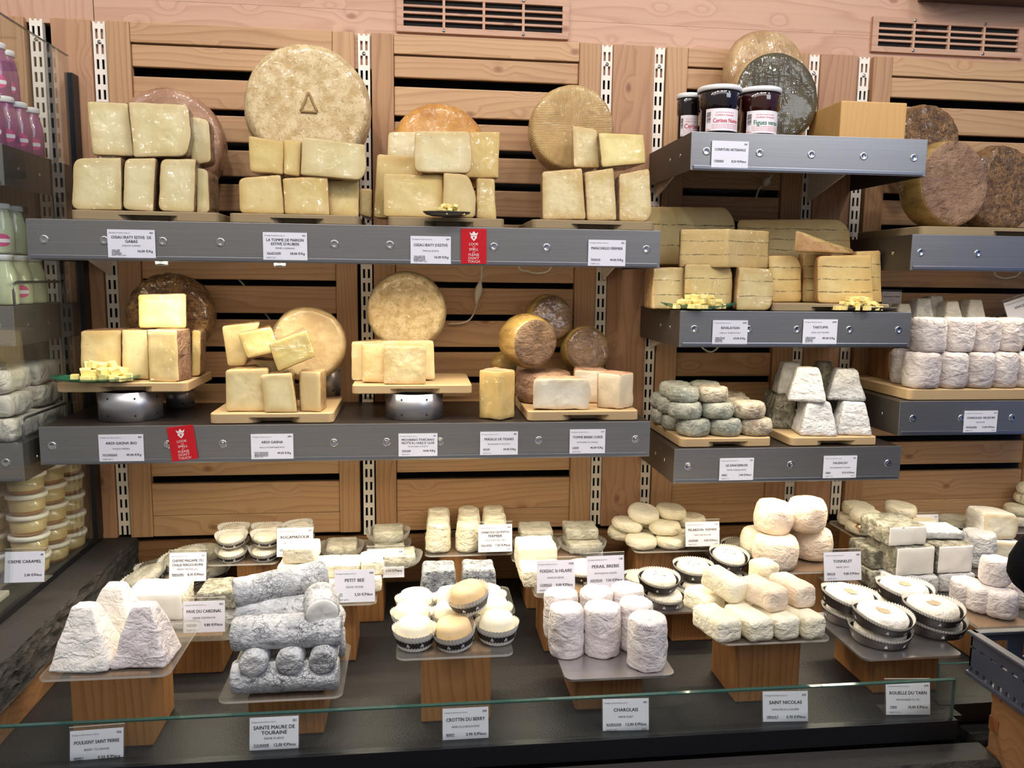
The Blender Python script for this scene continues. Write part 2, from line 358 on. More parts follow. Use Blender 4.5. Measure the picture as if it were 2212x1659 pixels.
class MB:
    def __init__(s): s.v = []; s.f = []; s.m = []; s.r = []
    def add(s, v, f, m=0, r=None):
        k = len(s.v); s.v += [Vector(x) for x in v]; s.f += [tuple(i+k for i in q) for q in f]
        s.m += [m]*len(f) if isinstance(m, int) else list(m)
        r = r or (random.random(), random.random(), random.random()); s.r += [r]*len(f); return s
    def box(s, x0, x1, y0, y1, z0, z1, m=0, bev=0, r=None):
        if bev:
            bm = bmesh.new(); bmesh.ops.create_cube(bm, size=1)
            for q in bm.verts: q.co = ((x0+x1)/2+q.co.x*(x1-x0), (y0+y1)/2+q.co.y*(y1-y0), (z0+z1)/2+q.co.z*(z1-z0))
            bmesh.ops.bevel(bm, geom=list(bm.edges), offset=bev, segments=2, affect='EDGES', profile=.6)
            bm.verts.ensure_lookup_table(); s.add([q.co.copy() for q in bm.verts], [[q.index for q in f.verts] for f in bm.faces], m, r); bm.free(); return s
        v = [(x,y,z) for z in (z0,z1) for y in (y0,y1) for x in (x0,x1)]
        return s.add(v, [(0,2,3,1),(4,5,7,6),(0,1,5,4),(2,6,7,3),(0,4,6,2),(1,3,7,5)], m, r)
    def lathe(s, prof, c=(0,0,0), n=24, m=0, mat=None):
        v = []; f = []; c = Vector(c)
        for r_, z in prof:
            for i in range(n): a = 2*math.pi*i/n; v.append(Vector((r_*math.cos(a), r_*math.sin(a), z)))
        for j in range(len(prof)-1):
            for i in range(n): f.append((j*n+i, j*n+(i+1)%n, (j+1)*n+(i+1)%n, (j+1)*n+i))
        if mat is not None: v = [mat @ x for x in v]
        return s.add([x+c for x in v], f, m)
    def tube(s, pts, r, n=8, m=0):
        pts = [Vector(p) for p in pts]; v = []; f = []
        for i, p in enumerate(pts):
            d = (pts[min(i+1,len(pts)-1)]-pts[max(i-1,0)]).normalized(); u = d.cross(Vector((.123,.3,.95))).normalized(); w = d.cross(u)
            rr = r[i] if isinstance(r, (list,tuple)) else r
            for k in range(n): a = 2*math.pi*k/n; v.append(p+u*rr*math.cos(a)+w*rr*math.sin(a))
        for i in range(len(pts)-1):
            for k in range(n): f.append((i*n+k, i*n+(k+1)%n, (i+1)*n+(k+1)%n, (i+1)*n+k))
        f.append(tuple(range(n))[::-1]); f.append(tuple((len(pts)-1)*n+k for k in range(n)))
        return s.add(v, f, m)
    def move(s, mat): s.v = [mat @ x for x in s.v]; return s
    def build(s, name, mats, parent=None, smooth=False, origin=None):
        return link(name, s.v, s.f, mats, parent, s.m, smooth, origin, s.r)

def round_poly(pts, rdef):
    n = len(pts); out = []
    for i in range(n):
        p = Vector(pts[i][:2]); a = Vector(pts[i-1][:2]); c = Vector(pts[(i+1)%n][:2]); r = pts[i][2] if len(pts[i]) > 2 else rdef
        da, dc = a-p, c-p; la, lc = da.length, dc.length
        t = min(r, la*.48, lc*.48); p0 = p+da/la*t; p1 = p+dc/lc*t; k = 5 if t > .006 else 3
        for j in range(k+1):
            s = j/k; out.append(p0*(1-s)**2+p*2*s*(1-s)+p1*s*s)
    return out
def resample(poly, n):
    L = [0]; m = len(poly)
    for i in range(m): L.append(L[-1]+(poly[(i+1)%m]-poly[i]).length)
    out = []; j = 0
    for k in range(n):
        t = L[-1]*k/n
        while L[j+1] < t: j += 1
        d = L[j+1]-L[j]; out.append(poly[j].lerp(poly[(j+1)%m], (t-L[j])/d if d > 1e-9 else 0))
    return out
RIM = []
def solid(poly, d0, d1, edge=.004, s=.006, capk=None, scale=None, bulge=0):
    """poly: 2D CCW; returns local verts (u,v,w) with w the extrusion axis, faces"""
    per = sum((poly[(i+1)%len(poly)]-poly[i]).length for i in range(len(poly))); n = max(20, min(84, int(per/s)))
    P = resample(poly, n); cen = sum(P, Vector((0,0)))/n
    nor = []
    for i in range(n):
        t = P[(i+1)%n]-P[i-1]; nor.append(Vector((t.y, -t.x)).normalized())
    L = d1-d0; prof = [(d0, edge), (d0+edge*.25, edge*.35), (d0+edge, 0)]
    k = max(1, int((L-2*edge)/(s*1.5)))
    for i in range(1, k): prof.append((d0+edge+(L-2*edge)*i/k, -bulge*math.sin(math.pi*i/k)))
    prof += [(d1-edge, 0), (d1-edge*.25, edge*.35), (d1, edge)]
    v = []; f = []; rad = per/6.283; K = capk or max(2, min(9, int(rad/s*.8)))
    rings = []; rim = []
    def ring(w, ins, fac=1.):
        sc = scale((w-d0)/L) if scale else 1.; r = []
        for i in range(n):
            q = P[i]-nor[i]*ins; q = cen+(q-cen)*fac*sc; r.append((q.x, q.y, w)); rim.append(fac)
        rings.append(r)
    for j in range(1, K): ring(d0, edge, j/K)
    for w, ins in prof: ring(w, ins)
    for j in range(K-1, 0, -1): ring(d1, edge, j/K)
    for r in rings: v += r
    for j in range(len(rings)-1):
        for i in range(n): f.append((j*n+i, j*n+(i+1)%n, (j+1)*n+(i+1)%n, (j+1)*n+i))
    rim += [0, 0]; RIM[:] = rim
    a = len(v); v.append((cen.x, cen.y, d0)); b_ = a+1; v.append((cen.x, cen.y, d1)); e = (len(rings)-1)*n
    for i in range(n): f.append((a, (i+1)%n, i)); f.append((b_, e+i, e+(i+1)%n))
    return [Vector(x) for x in v], f
def rough(verts, faces, amp, freq, seed=None):
    if amp <= 0: return verts
    sd = Vector((random.random()*50, random.random()*50, random.random()*50))
    nr = [Vector((0,0,0)) for _ in verts]
    for f in faces:
        a, b, c = verts[f[0]], verts[f[1]], verts[f[2]]; m = (b-a).cross(c-a)
        for i in f: nr[i] += m
    out = []
    for p, q in zip(verts, nr):
        if q.length > 0: q = q.normalized()
        d = mnoise.noise(p*freq+sd)*amp + mnoise.noise(p*freq*2.7+sd)*amp*.5
        out.append(p+q*d)
    return out
def cheese_obj(name, verts, faces, mats, label, cat, group, matfn=None, amp=.0012, freq=45, parent=None):
    verts = rough(verts, faces, amp, freq)
    fm = None
    if matfn:
        fm = []
        for f in faces:
            a, b, c = verts[f[0]], verts[f[1]], verts[f[2]]; d = verts[f[3]] if len(f) > 3 else a
            nn = (c-a).cross(d-b) if len(f) > 3 else (b-a).cross(c-a)
            fm.append(matfn(nn.normalized() if nn.length > 0 else Vector((0,0,1))))
    zs = [v.z for v in verts]; cx = sum(v.x for v in verts)/len(verts); cy = sum(v.y for v in verts)/len(verts)
    o = link(name, verts, faces, mats, parent, fm, True, (cx, cy, min(zs)) if parent is None else None)
    if len(RIM) == len(o.data.vertices):
        at = o.data.attributes.new('rim', 'FLOAT', 'POINT'); at.data.foreach_set('value', RIM)
    if parent is None: meta(o, label, cat, group)
    return o
def orient(faces, verts):
    # make outward: check signed volume
    vol = 0
    for f in faces:
        a = verts[f[0]]
        for i in range(1, len(f)-1): vol += a.dot(verts[f[i]].cross(verts[f[i+1]]))
    return faces if vol > 0 else [tuple(reversed(f)) for f in faces]

def slab(Y, dep, zb, mat, label, pts, name='cheese_wedge', group=None, amp=.0010, r=.004, edge=.003, sides=(), back=.72, cat='cheese', taper=0):
    """cut cheese: front outline by its place in the photo at depth Y, real thickness dep"""
    P = []
    for q in pts:
        w = W(q[0], q[1], Y); w2 = W(q[0]+(q[2] if len(q) > 2 else 0), q[1], Y); P.append([w.x, w.z, abs(w2.x-w.x) if len(q) > 2 else r])
    if zb is not None:
        z0 = min(p[1] for p in P); z1 = max(p[1] for p in P); k = (z1-zb)/(z1-z0)
        for p in P: p[1] = z1-(z1-p[1])*k
    ar = sum(P[i][0]*P[(i+1)%len(P)][1]-P[(i+1)%len(P)][0]*P[i][1] for i in range(len(P)))
    if ar < 0: P = P[::-1]
    poly = round_poly(P, r)
    v, f = solid(poly, 0, dep, edge)
    cx = sum(p[0] for p in P)/len(P); tx = cx
    vv = []
    for p in v:
        t = p.z/dep; x = p.x
        if taper: x = x + (taper-0)*t
        if back != 1: x = cx+(x-cx)*(1+(back-1)*t)
        vv.append(Vector((x, Y+p.z, p.y)))
    f = orient(f, vv)
    def mf(n):
        if n.y < -.75: return 0
        for d in sides:
            if n.dot(Vector(d)) > .75: return 0
        return 1
    return cheese_obj(name, vv, f, list(mat), label, cat, group, mf, amp)
def prism(foot, z0, z1, mat, label, name='cheese_wedge', group=None, r=.004, edge=.003, amp=.001, paste=(), scale=None, freq=45, cat='cheese', bulge=0, s=.006, xf=None):
    """upright solid on a footprint [(X,Y[,r])]; paste: list of outward directions that show the cut face"""
    ar = sum(foot[i][0]*foot[(i+1)%len(foot)][1]-foot[(i+1)%len(foot)][0]*foot[i][1] for i in range(len(foot)))
    if ar < 0: foot = foot[::-1]
    v, f = solid(round_poly(foot, r), z0, z1, edge, s, scale=scale, bulge=bulge)
    if xf is not None: v = [xf @ x for x in v]
    f = orient(f, v)
    def mf(n):
        for d in paste:
            if n.dot(Vector(d).normalized()) > .8: return 0
        return 1
    return cheese_obj(name, v, f, list(mat) if isinstance(mat, (list,tuple)) else [mat], label, cat, group, mf if paste else None, amp, freq)
def wheel(cx, cy, rpx, Y, th, mat, label, yaw=0, pitch=0, zb=None, name='whole_cheese', group=None, edge=.012, amp=.0016, side=None, freq=25, detail=None, roll=0):
    c = W(cx, cy, Y); r = abs(W(cx+rpx, cy, Y).x-W(cx-rpx, cy, Y).x)/2
    if zb is not None: c.z = zb+r*math.cos(R(pitch))+th*math.sin(R(abs(pitch)))+.0008
    poly = [Vector((r*math.cos(2*math.pi*i/72), r*math.sin(2*math.pi*i/72))) for i in range(72)]
    v, f = solid(poly, 0, th, edge, .008, bulge=.004)
    M = Matrix.Translation(c) @ Matrix.Rotation(R(yaw), 4, 'Z') @ Matrix.Rotation(R(-pitch), 4, 'X') @ Matrix.Rotation(R(roll), 4, 'Y')
    fn = (M.to_3x3() @ Vector((0,-1,0))).normalized()
    vv = [M @ Vector((p.x, p.z, p.y)) for p in v]; f = orient(f, vv)
    vv = rough(vv, f, amp, freq); fm = None; mats = [mat]
    if side:
        mats = [mat, side]; fm = []
        for q in f:
            a, b, c_ = vv[q[0]], vv[q[1]], vv[q[2]]; n = (b-a).cross(c_-a); fm.append(0 if n.length > 0 and abs(n.normalized().dot(fn)) > .8 else 1)
    # object axes follow the wheel so that face ribs keep to it
    inv = M.inverted(); me = bpy.data.meshes.new(name); me.from_pydata([tuple(inv @ x) for x in vv], [], f)
    for m in mats: me.materials.append(MATS[m])
    if fm: me.polygons.foreach_set('material_index', fm)
    me.polygons.foreach_set('use_smooth', [True]*len(f)); me.update()
    o = bpy.data.objects.new(name, me); COL.objects.link(o); o.matrix_world = M
    return meta(o, label, 'cheese', group)
def drum(x0, x1, yb, zb, yt, mat, label, Y=None, name='goat_cheese', group=None, edge=.006, amp=.0014, freq=50, hgt=None, taper=0, bulge=.0015, tilt=None, cat='cheese', s=.005):
    """round cheese seen from x0 to x1, its foot at picture row yb on height zb, its top at row yt"""
    xc = (x0+x1)/2
    if Y is None:
        p = H(xc, yb, zb); r = abs(W(x1, yb, p.y).x-W(x0, yb, p.y).x)/2; r = abs(W(x1, yb, p.y+r).x-W(x0, yb, p.y+r).x)/2; Yc = p.y+r
    else:
        Yc = Y; r = abs(W(x1, (yb+yt)/2, Yc).x-W(x0, (yb+yt)/2, Yc).x)/2
    z1 = zb+hgt if hgt else W(xc, yt, Yc+(r*.8 if W(xc, yt, Yc).z < 1.55 else -r*.8)).z
    X = W(xc, (yb+yt)/2, Yc).x
    poly = [Vector((r*math.cos(2*math.pi*i/64), r*math.sin(2*math.pi*i/64))) for i in range(64)]
    edge = min(edge, (z1-zb)*.42)
    v, f = solid(poly, 0, z1-zb, edge, s, bulge=bulge, scale=(lambda t: 1-taper*t) if taper else None)
    M = Matrix.Translation((X, Yc, zb))
    if tilt: M = M @ Matrix.Rotation(R(tilt[0]), 4, 'X') @ Matrix.Rotation(R(tilt[1]), 4, 'Y')
    v = [M @ p for p in v]; f = orient(f, v)
    o = cheese_obj(name, v, f, [mat], label, cat, group, None, amp, freq)

    return o, X, Yc, r, z1, M
def pyr(x0, x1, yb, zb, yt, mat, label, top=.5, Y=None, yaw=0, name='goat_cheese_pyramid', group=None, amp=.0016, freq=45, dep=None, tx=0):
    xc = (x0+x1)/2; p = H(xc, yb, zb) if Y is None else W(xc, yb, Y); Yf = p.y
    w = abs(W(x1, yb, Yf).x-W(x0, yb, Yf).x); d = dep or w; X = W(xc, yb, Yf).x
    z1 = W(xc, yt, Yf+d*.5+d*top*.4).z
    ca, sa = math.cos(R(yaw)), math.sin(R(yaw)); cx, cy = X, Yf+d/2
    foot = [(-w/2,-d/2),(w/2,-d/2),(w/2,d/2),(-w/2,d/2)]
    foot = [(cx+a*ca-b_*sa, cy+a*sa+b_*ca) for a, b_ in foot]
    return prism(foot, zb, z1, [mat], label, name, group, r=.006, edge=.005, amp=amp, scale=lambda t: 1-(1-top)*t, freq=freq, s=.005)
def log(p0, p1, r, mat, label, endmat=None, name='goat_cheese_log', group=None, amp=.0016):
    p0, p1 = Vector(p0), Vector(p1); d = p1-p0; L = d.length
    poly = [Vector((r*math.cos(2*math.pi*i/48), r*math.sin(2*math.pi*i/48))) for i in range(48)]
    v, f = solid(poly, 0, L, r*.22, .006)
    q = d.to_track_quat('Z','Y').to_matrix().to_4x4(); M = Matrix.Translation(p0) @ q
    v = [M @ x for x in v]; f = orient(f, v); dn = d.normalized()
    return cheese_obj(name, v, f, [mat, endmat or mat], label, 'cheese', group, (lambda n: 1 if abs(n.dot(dn)) > .85 else 0), amp, 50)
def case(parent, X, Yc, zb, r, h, M=None, dark=False, teeth=44, flare=1.32, lift=.0, leafy=False, oval=1.0):
    """frilled paper case round the foot of a cheese, with its printed band"""
    org = parent.location
    n = teeth*2; v = []; f = []
    prof = [(0,.0003),(.9,.0003),(1.0,.002),(1.06,h*.35),(1.06+(flare-1.06)*.6,h*.75),(flare,h)]
    for j, (a, z) in enumerate(prof):
        for i in range(n):
            t = 2*math.pi*i/n; odd = i % 2; pl = (1+.018*(odd*2-1)*min(1, j/3)); ex = lift*math.cos(2*t)*(j/5)
            zz = z+ex + (.0022 if (j == 5 and odd) else 0)
            v.append(Vector((r*a*pl*math.cos(t)*oval, r*a*pl*math.sin(t), zz)))
    for j in range(len(prof)-1):
        for i in range(n): f.append((j*n+i, j*n+(i+1)%n, (j+1)*n+(i+1)%n, (j+1)*n+i))
    T = M if M is not None else Matrix.Translation((X, Yc, zb))
    c = link('paper_case', [T @ x for x in v], f, 'leaf_case' if leafy else ('case_dark' if dark else 'case_paper'), parent, None, False)
    if dark:
        c.data.materials.append(MATS['case_paper'])
        for k, p in enumerate(c.data.polygons): p.material_index = 1 if k//n >= 4 else 0
    if leafy: return c
    # band with zigzag edges
    v = []; f = []; zs = ((.30,.62) if not dark else (.02,.74))
    def rad(z):
        z = z*h
        for (a0, z0), (a1, z1_) in zip(prof[2:], prof[3:]):
            if z <= z1_+1e-9: return a0+(a1-a0)*max(0,(z-z0))/(z1_-z0)
        return prof[-1][0]
    for j in range(4):
        zz = zs[0]+(zs[1]-zs[0])*j/3
        for i in range(n):
            t = 2*math.pi*i/n; odd = i % 2; q = zz+(.07 if odd else -.02)*(1 if j == 3 else (-1 if j == 0 and not dark else 0))
            a = rad(max(.02,min(q,.98)))*1.03+.012; lf = lift*math.cos(2*t)*min(1, q)
            v.append(Vector((r*a*math.cos(t)*oval, r*a*math.sin(t), q*h+lf)))
    for j in range(3):
        for i in range(n): f.append((j*n+i, j*n+(i+1)%n, (j+1)*n+(i+1)%n, (j+1)*n+i))
    fm = [0]*len(f)
    # little white bell marks printed on the band
    for t0 in (-1.9, -1.2, -.4, .9, 2.2, 3.1):
        sh = [(-1,-1),(1,-1),(1.0,-.3),(.6,.3),(.5,.9),(0,1.2),(-.5,.9),(-.6,.3),(-1,-.3)]; k = len(v); w = min(.0032, h*.14); zc = (zs[0]+zs[1])/2*h
        for a, b_ in sh:
            t = t0+a*w/(r*1.2); rr_ = r*(rad((zc+b_*w)/h)*1.03+.012)+.0006
            v.append(Vector((rr_*math.cos(t)*oval, rr_*math.sin(t), zc+b_*w+lift*math.cos(2*t)*.5)))
        f.append(tuple(range(k, k+len(sh)))); fm.append(1)
    bd = link('printed_band', [T @ x for x in v], f, ['case_band', 'card_paper'], c, fm, False, origin=tuple(org))
    bd.location = (0,0,0)
    return c

# ================================================================ SETTING
ZP, ZL = .777, .914          # counter well, ledge
def struct(o): o['kind'] = 'structure'; return o
m = MB()
for (x0,x1,z0,z1) in [(-2.2,-.716,2.10,2.32)]: m.box(x0,x1,.004,.03,z0,z1)
struct(m.build('wall_left_frieze', 'frieze_upright_wood'))
m = MB()
for i,(z0,z1) in enumerate([(2.03,2.16),(2.1605,2.32)]): m.box(-.714,2.3,.004,.03,z0,z1)
struct(m.build('wall_back_frieze', 'frieze_wood'))
struct(MB().box(-2.3,2.4,.075,.09,.1,2.4).build('wall_back', 'dark_void'))
struct(MB().box(1.25,2.6,-.10,.03,2.247,2.30).build('trim_1', 'ceiling_brown'))
struct(MB().box(-2.4,2.6,-3.2,.09,-.02,0).build('floor', 'floor_stone'))
m = MB(); m.box(-.69,2.4,.001,.03,ZP-.01,.900); struct(m.build('baseboard_back', 'base_board_wood'))
struct(MB().box(-2.3,2.4,.02,.03,.895,.93).build('trim_2', 'dark_void'))

def panel(x0, x1, sl, sr, label, plain=False, open_left=False):
    t = thing('slatted_wood_panel' if not plain else 'wood_panel_board', ((x0+x1)/2, 0, ZL), label, 'wall panel', 'pine panels on the back wall')
    if plain:
        MB().box(x0,x1,-.011,.012,ZL,2.108,0,.0025).build('board', 'plain_board_wood', t); return
    for a, b in ((x0, x0+sl), (x1-sr, x1)): MB().box(a,b,-.011,.012,ZL,2.108,0,.0025).build('stile', 'stile_wood', t)
    xa, xb = x0+sl+.0005, x1-sr-.0005
    MB().box(xa,xb,-.010,.012,2.064,2.108,0,.002).build('top_rail', 'slat_wood', t)
    gaps = [(1.926,1.912),(1.853,1.835),(1.776,1.758),(1.696,1.678),(1.617,1.600),(1.537,1.523),(1.458,1.443),(1.378,1.365),(1.304,1.288),(1.222,1.205),(1.142,1.125),(1.063,1.045)]
    gaps = [(2.013,1.992)]+gaps
    hi = 2.061; m = MB()
    for a, b in gaps:
        m.box(xa,xb,-.004,.010,a,hi,0,.003); hi = b
    m.box(xa,xb,-.006,.010,.966,hi,0,.002); m.box(xa,xb,-.006,.010,ZL,.9655,0,.002)
    m.build('slats', 'slat_wood', t)
panel(-1.44,-.859,.05,.14,'slatted pine panel at the far left behind the glass partition')
panel(-.828+.025,-.719,0,0,'plain vertical pine board between the two left slotted uprights',True)
panel(-.687,-.140,.051,.050,'slatted pine panel behind the left half of the long shelves')
panel(-.101,.443,.051,.053,'slatted pine panel behind the right half of the long shelves')
panel(.473,.575,0,0,'plain vertical pine board right of the manchego shelf end',True)
panel(.605,.968,.053,.055,'narrow slatted pine panel behind the jam and truffle shelves')
panel(.998,1.095,0,0,'plain vertical pine board between the two right slotted uprights',True)
panel(1.137,1.70,.05,.05,'slatted pine panel at the right edge of the wall')

def upright(x, label, z0=.92):
    t = thing('slotted_upright', (x,0,z0), label, 'shelf upright', 'slotted shelf uprights')
    w = .0135; z1 = 2.106; m = MB(); y0, y1 = -.004, -.001
    m.box(x-w,x-.0085,y0,y1,z0,z1); m.box(x+.0085,x+w,y0,y1,z0,z1); m.box(x-.003,x+.003,y0,y1,z0,z1)
    z = z1-.004
    while z > z0+.02:
        for s in (-1,1):
            m.box(min(x+s*.003,x+s*.0085),max(x+s*.003,x+s*.0085),y0,y1,z-.0115,z)
        z -= .0328
    m.box(x-w,x-w+.0015,y1,.012,z0,z1); m.box(x+w-.0015,x+w,y1,.012,z0,z1)
    m.build('channel', 'white_enamel', t)
    MB().box(x-.012,x+.012,.008,.012,z0,z1).build('channel_back', 'dark_void', t)
    MB().lathe([(0,0),(.0045,0),(.0045,.001),(.002,.0022),(0,.0022)], (x,-.004,2.062), 12, 0, Matrix.Rotation(R(90),4,'X')).build('screw', 'screw_steel', t)
for x, l, z0 in ((-.836,'slotted white upright at the far left, seen through the glass',.92),(-.703,'slotted white upright left of the wrapped sheep cheeses',.92),
    (-.1185,'slotted white upright in the middle, behind the big triangle-marked wheel',.905),(.4585,'slotted white upright behind the right end of the long shelves',.918),
    (.588,'slotted white upright at the left end of the jam shelf',.93),(.9835,'slotted white upright under the right half of the jam shelf',.93),(1.1155,'slotted white upright just left of the right-edge panel',.93)):
    upright(x, l, z0)

def vent(x0, x1, z0, z1, cols, label):
    t = thing('air_vent', ((x0+x1)/2,.004,z0), label, 'vent', 'wooden air vents')
    m = MB(); y0, y1 = -.005, .004; a, b = .016*1.0, .0135
    m.box(x0,x1,y0,y1,z0,z0+b,0,.0008); m.box(x0,x1,y0,y1,z1-b,z1,0,.0008)
    m.box(x0,x0+a,y0,y1,z0+b,z1-b); m.box(x1-a,x1,y0,y1,z0+b,z1-b); m.build('frame', 'frieze_wood', t)
    n = 4; h = (z1-z0-2*b)/n; s = MB()
    for i in range(1,n): s.box(x0+a,x1-a,y0+.001,y1,z0+b+h*i-.0025,z0+b+h*i+.0025)
    cw = (x1-x0-2*a)/cols
    for i in range(1,cols): s.box(x0+a+cw*i-.003,x0+a+cw*i+.003,y0+.0005,y1,z0+b,z1-b)
    s.build('louvre_bars', 'frieze_wood', t)
    MB().box(x0+a,x1-a,.0035,.0039,z0+b,z1-b).build('dark_opening', 'dark_void', t)
    for i in (1,3):
        for zz in (z0+.006, z1-.006):
            MB().lathe([(0,0),(.0038,0),(.0038,.001),(.0015,.002),(0,.002)], (x0+a+cw*i,-.005,zz), 10, 0, Matrix.Rotation(R(90),4,'X')).build('screw', 'screw_steel', t)
vent(-.043,.364,2.115,2.203,4,'wooden air vent above the amber cheese wheel')
vent(1.131,1.542,2.121,2.205,4,'wooden air vent at the top right, above the rough brown wheels')

# ================================================================ STEEL SHELVES
def shelf(x0, x1, zt, label, nriv, yf=-.32, h=.078, led=None, br=(), riv=None, sideriv=True, ledp=3.0):
    t = thing('steel_shelf', ((x0+x1)/2, yf/2, zt-h), label, 'shelf', 'grey steel shelves')
    MB().box(x0,x1,yf,yf+.002,zt-h,zt,0,.0008).build('front_panel', 'brushed_steel', t)
    m = MB(); m.box(x0+.006,x1-.006,yf-.003,yf,zt-h+.002,zt-h+.010,0,.0012); m.build('bottom_lip', 'shelf_lip', t)
    for a in (x0, x1-.002): MB().box(a,a+.002,yf+.002,-.0125,zt-h,zt-.001).build('side_panel', 'shelf_side_steel', t)
    MB().box(x0+.002,x1-.002,yf+.002,-.0125,zt-.004,zt-.001).build('top_plate', 'shelf_top_laminate', t)
    xs = riv if riv else [x0+.022+(x1-x0-.044)*i/(nriv-1) for i in range(nriv)]
    first = None
    for x in xs:
        if first is None:
            first = MB().lathe([(.0088,0),(.0084,.0012),(.0070,.0020),(.0045,.0008),(0,.0002)], (0,0,0), 20, 0, Matrix.Rotation(R(90),4,'X')).build('rivet', 'rivet_steel', t, True, (0,0,0))
            o = first
        else: o = first.copy(); COL.objects.link(o)
        o.parent = t; o.location = Vector((x, yf, zt-h*.5)) - t.location
    if sideriv and x0 > 0:
        for y in (yf+.07, yf+.14):
            o = first.copy(); COL.objects.link(o); o.parent = t; o.location = Vector((x0,y,zt-h*.5))-t.location; o.rotation_euler = (0,0,R(-90)); o.scale = (.5,.5,.5)
    for bx in br:
        m = MB(); v = [(bx-.002,-.0125,zt-.006),(bx+.002,-.0125,zt-.006),(bx-.002,yf+.05,zt-.006),(bx+.002,yf+.05,zt-.006),(bx-.002,-.0125,zt-h-.03),(bx+.002,-.0125,zt-h-.03),(bx-.002,yf+.05,zt-h*.5),(bx+.002,yf+.05,zt-h*.5)]
        m.add(v, [(0,2,3,1),(4,5,7,6),(0,1,5,4),(2,6,7,3),(0,4,6,2),(1,3,7,5)]); m.build('bracket', 'white_enamel', t)
    if led:
        for (a, b) in led:
            c = MB().box(a,b,yf+.012,yf+.030,zt-h+.012,zt-h+.022,0,.001).build('light_strip', 'led_cover', t)
            l = bpy.data.lights.new('strip_light', 'AREA'); l.shape = 'RECTANGLE'; l.size = b-a; l.size_y = .02; l.energy = ledp*(b-a); l.color = (1,.85,.62)
            lo = bpy.data.objects.new('strip_light', l); COL.objects.link(lo); lo.parent = t; lo.location = Vector(((a+b)/2, yf+.022, zt-h+.010))-t.location
            lo.rotation_euler = (R(-24),0,0)
    return t
shelf(-.744,.511,1.651,'long upper grey steel shelf under the wrapped sheep cheese wheels',12,led=[(-.66,.44)],br=(-.703,.4585),riv=[W(x,520,-.32).x for x in (95,225,351,476,600,722,842,958,1067,1181,1290,1397)],ledp=6.0)
shelf(-.757+.012,.503,1.245,'long lower grey steel shelf holding the round steel cheese stands',12,led=[(-.64,.44)],br=(-.703,.4585),riv=[W(x,955,-.32).x for x in (112,240,362,481,600,721,835,950,1060,1164,1270,1373)],ledp=6.0)
def add_glow_lamp(x, z, tx, tz, e, sh):  # lamp and casing added only to make the blocks below look brighter
    t = thing('added_glow_lamp', (x,-.292,z-.008), sh, 'lamp', 'added brightening lamps under the upper shelf')
    MB().lathe([(0,0),(.011,0),(.012,.002),(.012,.008),(0,.008)], (x,-.292,z-.008), 20).build('added_housing', 'shelf_lip', t, True)
    l = bpy.data.lights.new('added_glow_beam', 'SPOT'); l.energy = e; l.spot_size = R(75); l.spot_blend = .8; l.color = (1,.92,.74); l.shadow_soft_size = .01
    o = bpy.data.objects.new('added_glow_beam', l); COL.objects.link(o); o.parent = t; o.location = (0,-.002,-.004); o.rotation_euler = (Vector((tx,-.215,tz))-Vector((x,-.294,z-.012))).to_track_quat('-Z','Y').to_euler()
add_glow_lamp(-.505,1.573,-.52,1.45,1.6,'added small round lamp under the upper shelf, brightening the square block')
add_glow_lamp(-.275,1.573,-.27,1.40,2.2,'added small round lamp under the upper shelf, brightening the sliding pile')
shelf(.569,1.095,1.855,'upper right grey steel shelf holding the jam jars',5,br=(.588,.9835),riv=[W(x,332,-.32).x for x in (1526,1641,1753,1866,1975)])
shelf(.560,1.088,1.484,'grey steel shelf under the dark-striped truffle cheeses',5,led=[(.62,1.03)],br=(.588,.9835),riv=[W(x,711,-.32).x for x in (1500,1617,1722,1835,1941)],ledp=2.6)
shelf(.559,1.088,1.183,'low grey steel shelf holding grey goat pucks and truncated pyramids',5,led=[(.62,1.03)],br=(.588,.9835),riv=[W(x,1003,-.32).x for x in (1487,1597,1708,1812,1918)],ledp=5.0)
shelf(1.076,1.66,1.654,'bluish steel shelf at the right edge under the tall rough wheels',5,led=[(1.14,1.6)],br=(1.1155,),ledp=3.6)
shelf(1.077,1.66,1.285,'steel shelf at the right edge under the grey drum cheeses',5,led=[(1.14,1.6)],br=(1.1155,),riv=[W(x,905,-.32).x for x in (1972,2077,2186)]+[1.5],ledp=5.0)
for z, l in ((1.790,'steel shelf at the left edge under the purple yoghurt bottles'),(1.483,'steel shelf at the left edge under the pale yoghurt bottles'),(1.212,'steel shelf at the left edge under the paper-wrapped parcels')):
    t = shelf(-1.36,-.777,z,l,5,riv=[-1.3,-1.1,-.95,-.81],sideriv=False)
    for y in (-.26,-.17):
        MB().lathe([(.0034,0),(.003,.001),(0,.0012)], (-.777,y,z-.04), 10, 0, Matrix.Rotation(R(90),4,'Y')).build('rivet', 'rivet_steel', t)
for z, l in ((1.483,'grey wire guard rail beside the pale yoghurt bottles'),(1.212,'grey wire guard rail beside the paper-wrapped parcels')):
    o = MB().tube([(-.783,-.30,z),(-.783,-.30,z+.03),(-.783,-.297,z+.042),(-.783,-.285,z+.046),(-.783,-.09,z+.046),(-.783,-.078,z+.042),(-.783,-.075,z+.03),(-.783,-.075,z)], .0028).build('wire_guard_rail', 'shelf_lip', None, True, (-.783,-.19,z))
    meta(o, l, 'rail', 'wire guard rails on the left shelves')

